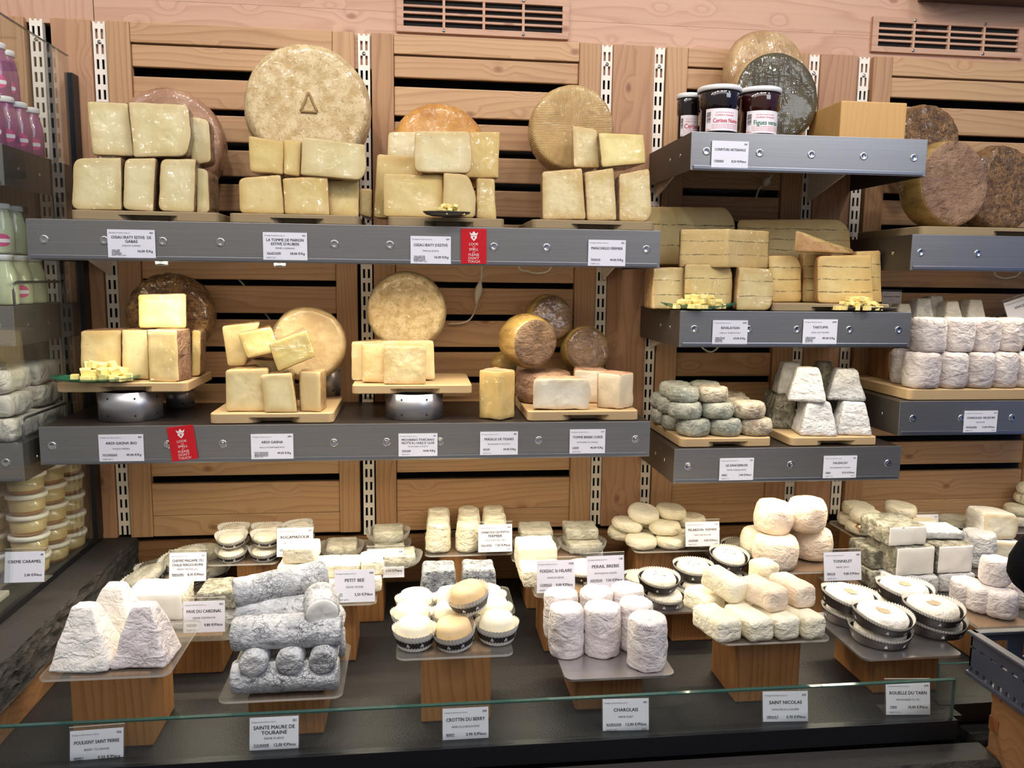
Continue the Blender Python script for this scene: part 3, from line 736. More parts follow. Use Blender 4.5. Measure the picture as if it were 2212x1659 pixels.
# ================================================================ COUNTER
def slab_rough(x0, x1, y0, y1, z0, z1, amp, mat, step=.02, top=None):
    m = MB(); nx = max(2,int((x1-x0)/step)); ny = max(2,int((y1-y0)/step)); nz = max(2,int((z1-z0)/(step*.4)))
    def nn(p): return mnoise.noise(Vector(p)*28)*amp+mnoise.noise(Vector(p)*75)*amp*.5
    def grid(f, a, b, mi):
        v = [f(i/a, j/b) for j in range(b+1) for i in range(a+1)]
        m.add(v, [(j*(a+1)+i, j*(a+1)+i+1, (j+1)*(a+1)+i+1, (j+1)*(a+1)+i) for j in range(b) for i in range(a)], mi)
    def dis(x, y, z):
        ex = (x-x1 > -1e-6) or (x-x0 < 1e-6); ey = y-y0 < 1e-6
        a = abs(nn((x,y,z*2)))
        if y-y0 < 1e-6: y = y + a + (amp*.8 if z >= z1-1e-6 else 0)
        if x1-x < 1e-6: x = x - abs(nn((x+3,y,z*2)))
        return Vector((x,y,z))
    grid(lambda u,w: dis(x0+(x1-x0)*u, y0+(y1-y0)*w, z1), nx, ny, 0)
    grid(lambda u,w: dis(x0+(x1-x0)*u, y0, z0+(z1-z0)*w), nx, nz, 1)
    grid(lambda u,w: dis(x1, y0+(y1-y0)*u, z0+(z1-z0)*w), ny, nz, 1)
    grid(lambda u,w: Vector((x0, y0+(y1-y0)*(1-u), z0+(z1-z0)*w)), ny, 1, 1)
    grid(lambda u,w: Vector((x0+(x1-x0)*(1-u), y0+(y1-y0)*w, z0)), 1, 1, 1)
    return m
ctr = thing('display_counter', (.1,-.35,.03), 'black display counter well holding the goat cheeses behind low glass', 'counter')
m = MB(); m.box(-.69,.975,-.735,.001,ZP-.012,ZP,0); m.build('well_floor', 'counter_black', ctr)
m = MB(); m.box(.9755,1.75,-.675,.001,ZP-.012,ZP,0); m.build('well_floor', 'counter_black', ctr)
MB().box(-1.5,.955,-.752,-.736,.742,.7785,0,.001).build('front_glass_channel', 'black_frame', ctr)
MB().box(.956,1.75,-.70,-.676,.742,.7785,0,.001).build('front_glass_channel', 'black_frame', ctr)
MB().box(-1.5,.97,-.735,.001,.05,.763).build('body', 'dark_void', ctr)
MB().box(.971,1.75,-.67,.001,.05,.763).build('body', 'dark_void', ctr)
MB().box(-.690,-.683,-.734,.0,ZP,.836,0).build('left_side_board', 'base_board_wood', ctr)
# stone: front coping and stacked courses
o = slab_rough(-1.5,1.0,-.815,-.753,.700,.735,.010,'slate',.02).build('slate_coping_slab', ['slate','rough_slate'], None, False, (-.2,-.78,.70))
meta(o, 'dark slate coping slab in front of the glass channel', 'stone slab')
z = .700
o = None; m = MB()
for k in range(16):
    h = random.choice((.016,.02,.024,.028)); x = -1.5
    while x < .97:
        w = random.uniform(.12,.36); x2 = min(.985, x+w); y0 = -.806+random.uniform(-.006,.010)
        q = slab_rough(x, x2-.003, y0, -.76, z-h+.0015, z, .006, 'r', .025); m.add(q.v, q.f, 0); x = x2
    z -= h
    if z < .30: break
m.box(-1.5,.97,-.79,-.76,.0,z)
o = m.build('stacked_slate_wall', 'rough_slate', None, False, (-.2,-.78,0)); meta(o, 'front of the counter built of stacked rough dark slate', 'stone wall')
o = slab_rough(1.0,1.75,-.735,-.676,.700,.735,.008,'slate',.02).build('slate_coping_slab', ['slate','rough_slate'], None, False, (1.3,-.7,.70)); meta(o, 'set-back slate coping behind the blue crate', 'stone slab')
o = MB().box(1.0,1.75,-.72,-.68,.0,.699).build('stacked_slate_wall', 'rough_slate', None, False, (1.3,-.7,0)); meta(o, 'set-back dark stone wall below the crate box', 'stone wall')
# left ledge
o = slab_rough(-1.6,-.672,-.752,-.0,.838,ZL,.016,'slate',.018).build('slate_ledge', ['slate','rough_slate'], None, False, (-.9,-.37,.874))
meta(o, 'thick dark slate ledge along the left, rough broken edge, beside the white pyramids', 'stone slab')
o = MB().box(-1.6,-.6905,-.74,0,.05,.837).build('ledge_cabinet', 'base_board_wood', None, False, (-1.1,-.37,.05)); meta(o, 'wooden cabinet under the left slate ledge', 'cabinet')
# glass
def pane(x0,x1,y0,y1,z0,z1,label,edges,name='glass_pane',mat='glass_pane'):
    t = thing(name, ((x0+x1)/2,(y0+y1)/2,z0), label, 'glass panel')
    MB().box(x0,x1,y0,y1,z0,z1).build('pane', mat, t)
    m = MB()
    for e in edges: m.box(*e)
    if edges: m.build('polished_edge', 'glass_edge', t)
    return t
pane(-1.5,.948,-.7465,-.7395,.779,.852,'low clear glass guard along the front of the counter, greenish top edge',[(-1.5,.948,-.7468,-.7392,.8500,.8526),(.9478,.9486,-.7468,-.7392,.779,.8526)],'low_glass_guard')
pane(.957,1.75,-.690,-.685,.779,.852,'second low glass guard set back behind the blue crate',[(.957,1.75,-.6903,-.6847,.8516,.8526),(.956,.9566,-.6903,-.6847,.779,.8526)],'low_glass_guard')
g = pane(-.760,-.755,-.74,-.045,ZL+.012,2.02,'tall clear glass partition on the left beside the yoghurts',[(-.7603,-.7547,-.74,-.045,2.019,2.0205)],'glass_partition','partition_glass')
MB().box(-.764,-.751,-.745,-.001,ZL,ZL+.014,0,.001).build('base_channel', 'black_frame', g)
MB().box(-.766,-.749,-.045,-.012,ZL+.014,1.985,0,.001).build('wall_channel', 'black_frame', g)

# ================================================================ TEXT, CARDS, SIGNS
_tc = {}
def glyphs(s, bold=0):
    k = (s, bold)
    if k in _tc: return _tc[k]
    c = bpy.data.curves.new('t', 'FONT'); c.body = s; c.size = 1; c.resolution_u = 2; c.fill_mode = 'FRONT'; c.offset = bold
    o = bpy.data.objects.new('t', c); me = bpy.data.meshes.new_from_object(o)
    v = [(p.co.x, p.co.y) for p in me.vertices]; f = [tuple(p.vertices) for p in me.polygons]
    bpy.data.objects.remove(o); bpy.data.curves.remove(c); bpy.data.meshes.remove(me)
    _tc[k] = (v, f, max([p[0] for p in v] or [0]), min([p[0] for p in v] or [0])); return _tc[k]
def put(m, s, x, y, cap, maxw, al='c', mi=0, bold=.003):
    v, f, mx, mn = glyphs(s, 0)
    if not f: return 0
    k = cap/.70; w = (mx-mn)*k; kx = k if w <= maxw else k*maxw/w; w = (mx-mn)*kx; k = min(k, kx*1.25)
    ox = x-w/2 if al == 'c' else (x if al == 'l' else x-w)
    for d in ((0, .035) if bold else (0,)): m.add([(ox+(p[0]-mn+d)*kx, -.0004-d*.0002, y+p[1]*k) for p in v], f, mi)
    return w
def card_parts(parent, T, w, h, d, name='card'):
    """d: (head, number, title|title2, sub, origin|origin2, price, foot, aop)"""
    head, num, title, sub, origin, price, foot, aop = d
    c = MB().box(-w/2,w/2,0,.0006,0,h).move(T).build(name, 'card_paper', parent)
    m = MB(); u = h/60.
    if head: put(m, head, -w*.46, h*.865, 2.6*u, w*.5, 'l', 1, .0)
    if num: put(m, num, w*.46, h*.865, 3.6*u, w*.12, 'r', 0)
    tl = title.split('|')
    for i, s in enumerate(tl): put(m, s, 0, h*(.63 if len(tl) == 1 else .68-.145*i), 5.9*u, w*.84, 'c', 0, .003)
    if sub: put(m, sub, 0, h*(.44 if len(tl) == 1 else .40), 3.4*u, w*.6, 'c', 1, .0)
    ol = origin.split('|')
    for i, s in enumerate(ol):
        y = h*(.23-.095*i) if len(ol) > 1 else h*.22
        if s:
            ww = put(m, s, -w*.42, y, 3.6*u, w*.32, 'l', 0); m.add([(-w*.42,-.0004,y-1.4*u),(-w*.42+ww,-.0004,y-1.4*u),(-w*.42+ww,-.0004,y-.8*u),(-w*.42,-.0004,y-.8*u)], [(0,1,2,3)], 0)
    if price: put(m, price, w*.44, h*.20, 4.9*u, w*.44, 'r', 0, .004)
    if foot: put(m, foot, -w*.42, h*.055, 3.0*u, w*.4, 'l', 1, .0)
    if aop: put(m, aop, w*.44, h*.07, 3.0*u, w*.2, 'r', 1, .0)
    m.move(T).build('printed_text', ['print_black','print_grey'], c if parent is None else parent)
    return c
HB, HC = 'Fromage de brebis au lait cru', 'Fromage de chèvre fermier au lait cru'
def shelf_card(x0, y0, x1, y1, d, label, roll=0):
    Y = -.3232 if roll == 0 else -.3245
    a, b = W(x0,y1,Y), W(x1,y0,Y); w, h = b.x-a.x, b.z-a.z
    t = thing('price_card', ((a.x+b.x)/2, Y, a.z), label, 'price card', 'white price cards stuck on the shelf fronts')
    T = Matrix.Translation(t.location) @ Matrix.Rotation(R(roll), 4, 'Y')
    card_parts(t, T, w, h, d)
for (r_, d, l) in [
 ((234,497,334,556), (HB,'420','OSSAU IRATY ESTIVE  DE|GABAS','MAISON CHETRIT',"VALLEE|D'OSSAU",'56,00 €/Kg','MGPT 32% AOP',''), 'white price card reading OSSAU IRATY ESTIVE DE GABAS'),
 ((569,503,663,561), (HB,'421',"LA TOMME DE MARION|ESTIVE D'AUBISE",'FERME LOSSERAND',"VALLEE D'ASPE",'58,00 €/Kg','MGPT 33%',''), 'white price card reading LA TOMME DE MARION'),
 ((887,511,974,569), (HB,'429',"OSSAU IRATY D'ESTIVE",'FAMILLE DUPUIS','VALLEE DE|BARETOUS','56,00 €/Kg','AOP MGPT 32%',''), "white price card reading OSSAU IRATY D'ESTIVE"),
 ((1270,519,1352,574), (HB,'422','MANCHEGO FERMIER','','MANCHA','49,00 €/Kg','MGPT 32 %',''), 'white price card reading MANCHEGO FERMIER'),
 ((215,938,309,997), ('Fromage de brebis au lait cru','409','ARDI GASNA BIO','MAISON APEZEA','PAYS-BASQUE','49,00 €/Kg','MGPT 26 %',''), 'white price card reading ARDI GASNA BIO'),
 ((543,937,633,992), (HB,'4091','ARDI GASNA','Maison ETCHEPAREBORDA','PAYS BASQUE|(BEHORLEGUY)','49,00 €/Kg','MGPT 31%',''), 'white price card reading ARDI GASNA only'),
 ((861,936,945,986), (HB,'363',"PECORINO TOSCANO|FROTTE A L HUILE D' OLIVE",'FROMAGERIE FORTETO','TOSCANE','44,00 €/Kg','MGPT 28 %',''), 'white price card reading PECORINO TOSCANO'),
 ((1037,932,1119,983), ('Fromage de chèvre au lait cru','983','PERSILLE DE TIGNES','FROMAGERIE AU PRAVENT','SAVOIE','69,00 €/Kg','MG PT 31%',''), 'white price card reading PERSILLE DE TIGNES'),
 ((1230,927,1308,980), (HB,'419','TOMME BREBIS CORSE','FROMAGERIE COLUMBAUJA','CORSE','46,00 €/Kg','MGPT 28 %',''), 'white price card reading TOMME BREBIS CORSE'),
 ((1536,306,1618,361), ('','602','CONFITURE ARTISANALE','','PYRENEES','8,50 €/Pièce','',''), 'white price card reading CONFITURE ARTISANALE'),
 ((1538,692,1616,743), (HB,'6629','REVELATION','OSSAU AU  POIVRE DE TIMUT','CREATION|MAISON','69,00 €/Kg','MG PT 37%',''), 'white price card reading REVELATION'),
 ((1733,690,1810,743), (HB,'6028','TARTUFFE','OSSAU AUX TRUFFES','CREATION|MAISON','89,00 €/Kg','MG PT 37%',''), 'white price card reading TARTUFFE'),
 ((1553,989,1629,1038), (HC,'592','LE SANCERROIS','FERME LA BRISSAUDERIE','BERRY','7,00 €/Pièce','MGPT 21 %',''), 'white price card reading LE SANCERROIS'),
 ((1777,984,1852,1033), (HC,'520','VALENCAY','FROMAGERIE BERRY TOURAINE','BERRY','9,50 €/Pièce','MGPT 19 %','AOP'), 'white price card reading VALENCAY'),
 ((2080,887,2156,934), (HC,'633','CHAROLAIS 100 JOURS','FERME RIZET','BOURGOGNE','12,00 €/Pièce','MGPT 21 %','AOP'), 'white price card reading CHAROLAIS 100 JOURS')]:
    shelf_card(*r_, d, l)
def stand_card(xc, yb, wpx, hpx, Y, d, label, tilt=14, yaw=0, zb=None, roll=0, cut=0):
    p = W(xc, yb, Y); w = (W(xc+wpx/2,yb,Y)-W(xc-wpx/2,yb,Y)).x; h = (W(xc,yb-hpx,Y).z-p.z)*1.0/math.cos(R(tilt)); h = max(h, w*.6)
    t = thing('price_card_stand', p, label, 'price card', 'price cards in clear stands on the counter')
    T = Matrix.Translation(p) @ Matrix.Rotation(R(yaw),4,'Z') @ Matrix.Rotation(R(roll),4,'Y') @ Matrix.Rotation(R(-tilt),4,'X')
    B = Matrix.Translation(p) @ Matrix.Rotation(R(yaw),4,'Z')
    m = MB(); m.box(-w*.52,w*.52,.0008,.0022,0,h*1.10).move(T); k = MB().box(-w*.52,w*.52,.0,.035,-.001,.0003).move(B); m.add(k.v,k.f)
    m.build('clear_holder', 'acrylic', t)
    e = MB(); e.box(-w*.52,w*.52,.0006,.0024,h*1.095,h*1.11); e.move(T); e.build('holder_edge', 'acrylic_edge', t)
    card_parts(t, T, w, h, d)
    return t
P8 = 'MGPT 21 %'
def sign(cs, Y, label, group='red do not touch signs'):
    a, b, c, d_ = [W(x,y,Y) for x,y in cs]     # tl tr br bl
    w = ((b-a).length+(c-d_).length)/2; h = ((a-d_).length+(b-c).length)/2; base = (c+d_)/2; up = ((a+b)/2-base).normalized(); ang = math.atan2(up.x, up.z)
    t = thing('red_notice_sign', base, label, 'sign', group); T = Matrix.Translation(base) @ Matrix.Rotation(ang, 4, 'Y')
    MB().box(-w/2,w/2,0,.0015,0,h,0,.0006).move(T).build('board', 'sign_red', t)
    m = MB(); z = h*.60
    for s, cap, gap in (('LOOK',.070,.050),('AND',.028,.035),('SMELL',.070,.050),('BUT',.028,.035),('PLEASE',.070,.045),("DON'T",.070,.045),('TOUCH',.070,.04)):
        z0 = z-cap*h; m2 = put(m, s, 0, z0, cap*h, w*.8, 'c', 0, .0); z = z0-gap*h*.62
    # crest: a small shield under a crown
    cz = h*.76
    m.add([(x*w*.13,-.0004,cz+y*w*.13) for x,y in ((-.9,.4),(.9,.4),(.9,-.2),(0,-1.2),(-.9,-.2))], [(0,4,3,2,1)])
    m.add([(x*w*.13,-.0004,cz+y*w*.13) for x,y in ((-1,.55),(1,.55),(1.3,1.5),(.6,1.0),(0,1.8),(-.6,1.0),(-1.3,1.5))], [(0,1,2,3),(0,3,4),(0,4,5),(0,5,6)])
    m.add([(x*w*.06,-.0006,cz+y*w*.06-.001) for x,y in ((-.7,.5),(.7,.5),(0,-1.2))], [(0,2,1)], 1)
    m.move(T).build('printed_text', ['sign_white','sign_red'], t)
sign([(996,494),(1051,494),(1051,570),(996,570)], -.3240, 'red LOOK AND SMELL sign, upright on the long upper shelf')
sign([(360,923),(415,919),(429,992),(371,996)], -.3240, 'red LOOK AND SMELL sign, tilted on the long lower shelf')
stand_card(52,1258,86,62,-.44,('','48','CREME CARAMEL','','','2,40 €/Pièce','',''),'tilted white card reading CREME CARAMEL behind the glass',12,0)
stand_card(405,1256,80,58,-.235,(HC,'621','CHEVRE MADAME OU|OVALIE PERIGOURDINE','FERME TENTAILLAC','PERIGORD','8,30 €/Pièce','MGPT 24 %',''),'card reading CHEVRE MADAME OU OVALIE PERIGOURDINE',12)
stand_card(637,1202,78,58,-.205,(HC,'577','ROCAMADOUR','FERME DES CHAMPS BONS','LOT','1,60 €/Pièce','MGPT 24 %','AOP'),'card reading ROCAMADOUR behind the yellow slabs',12)
stand_card(766,1301,88,66,-.445,(HB,'446','PETIT BEE','FERME TECOBI','LOT','5,50 €/Pièce','MGPT 27 %',''),'card reading PETIT BEE, right of the ash logs',10)
stand_card(833,1248,80,58,-.24,(HC,'530','SAINT CLEMENT','FERME TENTAILLAC','LOT','8,90 €/Pièce','MGPT 24 %',''),'card reading SAINT CLEMENT, half hidden by the yellow slabs',12)
stand_card(1070,1192,73,56,-.215,(HC,'544','CHABICHOU DU POITOU|FERMIER','FROMAGERIE DES GORS','DEUX-SEVRES','7,00 €/Pièce','MGPT 18%','AOP'),'card reading CHABICHOU DU POITOU FERMIER',10)
stand_card(1268,1232,70,50,-.16,(HC,'513','PAVE DE BETZ','FERME','TOURAINE','8,50 €/Pièce',P8,''),'card reading PAVE DE BETZ, lower half hidden by other cards',10)
stand_card(1201,1280,82,66,-.455,(HB,'1028','FOISSAC St HILAIRE','MAISON REVEL','CORREZE','9,00 €/Pièce','MGPT 27 %',''),'card reading FOISSAC St HILAIRE',8)
stand_card(1309,1270,80,66,-.44,(HB,'168','PERAIL BREBIS','FROMAGERIE DES CABASSES','AVEYRON','7,50 €/Pièce','MGPT 31%',''),'card reading PERAIL BREBIS',8,0,None,-1)
stand_card(1518,1180,73,50,-.215,(HC,'542','PELARDON  FERMIER','MARO DES PELOUSE','CEVENNES','4,50 €/Pièce','MGPT 24 %','AOP'),'card reading PELARDON FERMIER',10)
stand_card(1821,1254,80,58,-.36,(HC,'580','TONNELET','FERME LEROY','BERCUE','9,00 €/Pièce','MGPT 24 %',''),'card reading TONNELET beside the barrel cheeses',10)
stand_card(1993,1158,70,44,-.13,(HC,'628','MOTHAIS SUR FEUILLE','P. GEORGELET','POITOU','8,50 €/Pièce',P8,''),'card reading MOTHAIS SUR FEUILLE above the white cut logs',10)
stand_card(441,1366,90,64,-.485,(HC,'552','PAVE DU CARDINAL','FERME CHEVRECHE','POITOU','9,80 €/Pièce','MGPT 21 %',''),'card reading PAVE DU CARDINAL beside the big white pyramids',8)
for (xc,yb,w,h,d,l,yw) in [
 (209,1655,114,72,(HC,'556','POULIGNY SAINT PIERRE','BERRY TOURAINE','BERRY','9,50 €/Pièce','MGPT 21 %','AOP'),'card reading POULIGNY SAINT PIERRE behind the low glass',-3),
 (592,1628,106,72,(HC,'551','SAINTE MAURE DE|TOURAINE','FERME DUBOIS','TOURAINE','12,00 €/Pièce','MGPT 22 %','AOP'),'card reading SAINTE MAURE DE TOURAINE behind the low glass',0),
 (1006,1604,99,68,(HC,'540','CROTTIN DU BERRY','FERME DE LA BRISSAUDERIE','BERRY','3,90 €/Pièce','MGPT 21 %',''),'card reading CROTTIN DU BERRY behind the low glass',0),
 (1352,1582,98,66,(HC,'631','CHAROLAIS','FERME RIZET','BOURGOGNE','12,00 €/Pièce','MGPT 20 %','AOP'),'card reading plain CHAROLAIS behind the low glass',3),
 (1697,1566,94,66,('Fromage de brebis au lait cru','670','SAINT NICOLAS','MONASTERE DE LA DALMERIE','HERAULT','5,70 €/Pièce','MGPT 24 %',''),'card reading SAINT NICOLAS behind the low glass',4),
 (1962,1544,90,64,(HC,'674','ROUELLE DU TARN','FROMAGERIE DU PIC','TARN','10,00 €/Pièce','MGPT 21 %',''),'card reading ROUELLE DU TARN behind the low glass',5)]:
    p = H(xc, yb, ZP+.001); stand_card(xc, yb, w, h, max(p.y, -.725), d, l, 10, -yw)

# ================================================================ BOARDS, TRAYS, RISERS
def board(x0, x1, yf, dep, zt, label, th=.019, notch=True, name='cutting_board', taper=0, mat='cutting_board_wood', skew=0, group='pale wooden boards under the cheeses'):
    """X range at the front edge; top at zt"""
    m = MB(); rc = .012
    def corner(cx, cy, a0):
        return [(cx+rc*math.cos(R(a0+i*22.5)), cy+rc*math.sin(R(a0+i*22.5))) for i in range(5)]
    xm0, xm1 = x0+(x1-x0)*.36, x0+(x1-x0)*.68
    tail = corner(x1-rc, yf+rc, 270)+corner(x1-rc+skew, yf+dep-rc, 0)+corner(x0+rc+skew, yf+dep-rc, 90)
    full = corner(x0+rc, yf+rc, 180)+tail; cut = corner(x0+rc, yf+rc, 180)+[(xm0-.012,yf),(xm0+.002,yf+.010),(xm0+.012,yf+.026),(xm1-.012,yf+.026),(xm1-.002,yf+.010),(xm1+.012,yf)]+tail
    cx, cy = (x0+x1)/2, yf+dep/2; e = .0016
    def layer(out, za, zb_, ea, eb):
        k = len(out); rings = []
        for z, s_ in ((za, ea), (za+max(ea,.0002), 0), (zb_-max(eb,.0002), 0), (zb_, eb)):
            rings.append([(x+(cx-x)/math.hypot(cx-x,cy-y)*s_, y+(cy-y)/math.hypot(cx-x,cy-y)*s_, z) for x, y in out])
        v = [p for r in rings for p in r]; f = [(j*k+i, j*k+(i+1)%k, (j+1)*k+(i+1)%k, (j+1)*k+i) for j in range(3) for i in range(k)]
        f += [tuple(range(3*k,4*k)), tuple(range(k))[::-1]]; m.add(v, f, 0, (.3,.6,.4))
    if notch: layer(cut, zt-th, zt-th*.40, e, 0); layer(full, zt-th*.40, zt, 0, e)
    else: layer(full, zt-th, zt, e, e)
    o = m.build(name, mat, None, False, (cx, cy, zt-th)); meta(o, label, 'board', group)
    return o
def pb(px0, px1, py, yf, dep, zt, label, **kw): return board(W(px0,py,yf).x, W(px1,py,yf).x, yf, dep, zt, label, **kw)
S1, S2, S4, S5, S6, S7 = 1.651, 1.245, 1.484, 1.183, 1.654, 1.285
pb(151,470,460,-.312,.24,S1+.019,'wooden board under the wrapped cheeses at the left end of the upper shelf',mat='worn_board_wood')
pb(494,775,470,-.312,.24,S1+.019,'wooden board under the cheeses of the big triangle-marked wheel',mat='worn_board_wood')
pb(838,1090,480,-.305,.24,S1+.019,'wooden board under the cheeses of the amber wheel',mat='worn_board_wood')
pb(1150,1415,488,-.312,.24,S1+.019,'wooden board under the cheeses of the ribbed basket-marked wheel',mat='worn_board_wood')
pb(452,720,900,-.305,.235,S2+.021,'wooden board lying on the lower shelf under the sliding pile of pale cheeses',th=.021)
pb(1140,1380,893,-.305,.235,S2+.021,'wooden board on the lower shelf under the half-cut white cheese',th=.021)
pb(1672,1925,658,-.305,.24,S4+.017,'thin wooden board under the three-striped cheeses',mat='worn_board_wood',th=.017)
pb(1470,1667,958,-.305,.25,S5+.020,'wooden board under the grey pucks',th=.020)
pb(1708,1896,952,-.305,.25,S5+.019,'wooden board under the grey truncated pyramids',th=.019)
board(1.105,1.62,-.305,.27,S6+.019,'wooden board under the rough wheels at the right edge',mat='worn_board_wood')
board(W(1962,855,-.30).x,1.62,-.302,.28,S7+.024,'thick wooden board under the drum cheeses at the right edge',th=.024,notch=False)
board(W(1900,760,-.14).x,1.64,-.14,.12,1.416,'raised wooden board behind the drum cheeses, carrying white pyramids',th=.020,notch=False)
o = MB().box(W(1915,800,-.12).x,1.34,-.125,-.04,S7+.0245,1.3955,0,.002).build('wood_riser_block', 'riser_wood', None, False, (1.25,-.08,S7+.0245)); meta(o,'wooden block holding up the raised board behind the drum cheeses','riser','wooden riser blocks')
def ring_stand(xc, yb, rpx, Y, h, zb, label):
    c = W(xc, yb, Y); r = abs(W(xc+rpx,yb,Y).x-W(xc-rpx,yb,Y).x)/2; t = thing('steel_ring_stand', (c.x, Y, zb), label, 'stand', 'round steel ring stands')
    MB().lathe([(r-.002,0),(r,0),(r,h),(r-.002,h),(r-.002,0)], (c.x,Y,zb), 48).build('ring', 'ring_steel', t, True)
    for a in (-115,-65,-20,200):
        for z in (.2,.8):
            T = Matrix.Translation((c.x,Y,zb+h*z)) @ Matrix.Rotation(R(a),4,'Z') @ Matrix.Rotation(R(90),4,'Y')
            MB().lathe([(.0022,r-.0005),(.0022,r+.0004),(0,r+.0004)], (0,0,0), 8).move(T).build('hole', 'dark_hole', t)
ring_stand(284,890,67,-.215,.060,S2,'round steel ring stand under the board with the green glass dish')
ring_stand(895,888,62,-.225,.055,S2,'round steel ring stand under the small pecorino board')
ring_stand(390,862,30,-.07,.05,S2,'small steel ring behind the left ring stand')
ring_stand(712,850,24,-.05,.075,S2+.021,'steel ring behind the sliding pile, under the buff wheel')
pb(120,405,840,-.270,.215,S2+.081,'raised wooden board carrying the green glass dish and wrapped blocks',th=.0195)
pb(760,1020,838,-.275,.215,S2+.0745,'raised wooden board carrying the pecorino blocks',th=.0185)

def tray(x0, x1, yf, yb, zt, label, steel=False, name=None, block=None, blabel=None, th=.004):
    n = name or ('steel_tray' if steel else 'acrylic_tray')
    t = thing(n, ((x0+x1)/2, (yf+yb)/2, zt-th), label, 'tray', 'clear and steel trays on the counter')
    rc = .016; out = []
    for cx, cy, a0 in ((x0+rc,yf+rc,180),(x1-rc,yf+rc,270),(x1-rc,yb-rc,0),(x0+rc,yb-rc,90)): out += [(cx+rc*math.cos(R(a0+i*15)), cy+rc*math.sin(R(a0+i*15))) for i in range(7)]
    k = len(out); v = [(x,y,zt) for x,y in out]+[(x,y,zt-th) for x,y in out]
    MB().add(v, [tuple(range(k)), tuple(range(k,2*k))[::-1]]).build('plate', 'steel_tray' if steel else 'acrylic', t)
    MB().add(v, [(i, k+i, k+(i+1)%k, (i+1)%k) for i in range(k)]).build('rim_edge', 'steel_tray' if steel else 'acrylic_edge', t)
    if block:
        bx0, bx1, by0, by1 = block
        o = MB().box(bx0,bx1,by0,by1,ZP+.0005,zt-th-.0005,0,.0025).build('wood_riser_block', 'riser_wood', None, False, ((bx0+bx1)/2,(by0+by1)/2,ZP)); meta(o, blabel, 'riser', 'wooden riser blocks')
def bx(px0, px1, py, Y): return W(px0,py,Y).x, W(px1,py,Y).x
ZH, ZM = .909, .856
b_ = bx(155,328,1540,-.695); tray(-.600,-.398,-.712,-.50,ZH,'clear acrylic tray under the tall white pyramids',block=(b_[0],b_[1],-.695,-.575),blabel='tall wooden block under the tall white pyramids')
b_ = bx(372,481,1430,-.449); tray(-.560,-.352,-.475,-.30,ZM+.003,'clear acrylic tray under the cut white paving-stone cheeses',block=(b_[0],b_[1],-.449,-.34),blabel='wooden block left of the ash-log pile')
b_ = bx(537,700,1560,-.685); tray(-.327,-.125,-.705,-.505,ZM-.002,'clear acrylic tray under the ash-covered logs',block=(b_[0],b_[1],-.685,-.56),blabel='wooden block under the ash-covered logs')
b_ = bx(910,1060,1500,-.667); tray(-.036,.165,-.692,-.48,ZH,'clear acrylic tray under the small cheeses in paper cases',block=(b_[0],b_[1],-.667,-.56),blabel='tall wooden block in the middle, behind the CROTTIN card')
b_ = bx(1243,1387,1520,-.653); tray(.258,.458,-.682,-.50,ZM-.004,'steel tray under the seven mottled drum cheeses',True,block=(b_[0],b_[1],-.653,-.54),blabel='wooden block under the steel tray of drum cheeses')
b_ = bx(1591,1727,1450,-.655); tray(.540,.748,-.682,-.48,ZH-.003,'clear acrylic tray under the cream brick cheeses',block=(b_[0],b_[1],-.655,-.53),blabel='tall wooden block behind the SAINT NICOLAS card')
b_ = bx(1888,2025,1470,-.647); tray(.818,1.018,-.672,-.46,ZM+.003,'steel tray under the ring-shaped cheeses in dark cases',True,block=(b_[0],b_[1],-.647,-.50),blabel='wooden block under the ring-shaped cheeses')
b_ = bx(655,768,1370,-.424); tray(-.262,-.080,-.445,-.27,ZH-.002,'clear acrylic tray under the bright yellow slabs',block=(b_[0],b_[1],-.424,-.31),blabel='wooden block under the bright yellow slabs')
tray(.238,.440,-.445,-.245,ZH,'clear acrylic tray under the two cards FOISSAC and PERAIL',block=(.262,.385,-.42,-.30),blabel='wooden block under the FOISSAC and PERAIL tray')
tray(.018,.222,-.203,-.02,ZH+.007,'clear acrylic tray under the pale yellow drums against the wall',block=(.052,.162,-.18,-.06),blabel='wooden block under the pale yellow drums against the wall')
tray(.512,.724,-.203,-.02,ZH+.002,'clear acrylic tray under the loose heap of cream pucks',block=(.520,.650,-.18,-.06),blabel='wooden block under the loose heap of cream pucks')
tray(.778,.986,-.350,-.155,ZH-.004,'clear acrylic tray under the round barrel cheeses',block=(.815,.935,-.33,-.21),blabel='wooden block under the round barrel cheeses')
b_ = bx(1451,1545,1370,-.397); tray(.488,.650,-.422,-.22,ZM-.002,'steel tray under the flower-marked cheeses in dark cases',True,block=(b_[0],b_[1],-.397,-.28),blabel='wooden block below the flower-marked cheeses')
tray(1.070,1.26,-.205,-.05,ZH+.018,'clear acrylic tray under the cheeses on brown leaves',block=(1.10,1.22,-.18,-.06),blabel='wooden block under the cheeses on brown leaves')
tray(1.130,1.36,-.565,-.30,ZM+.001,'clear acrylic tray under the pinkish drums at the right edge',block=(1.142,1.26,-.545,-.42),blabel='wooden block at the right edge, behind the blue crate')
tray(-.470,-.312,-.203,-.05,ZH,'clear acrylic tray under the small cheeses in black-banded cases',block=(-.405,-.31,-.18,-.07),blabel='wooden block under the small black-banded cheeses')
tray(-.690+.012,-.452,-.245,-.03,ZM,'clear acrylic tray under the oval cheeses at the left wall corner',block=(-.62,-.50,-.2,-.07),blabel='wooden block under the oval cheeses at the left wall corner')
tray(-.235,-.045,-.265,-.03,ZH-.008,'clear acrylic tray under the grey squares in leafy cases',block=(-.17,-.075,-.24,-.10),blabel='wooden block under the grey squares in leafy cases')
tray(.010,.205,-.40,-.25,ZM,'clear acrylic tray under the two ash-dusted cut pyramids',block=(.04,.16,-.385,-.29),blabel='wooden block under the two ash-dusted pyramids')
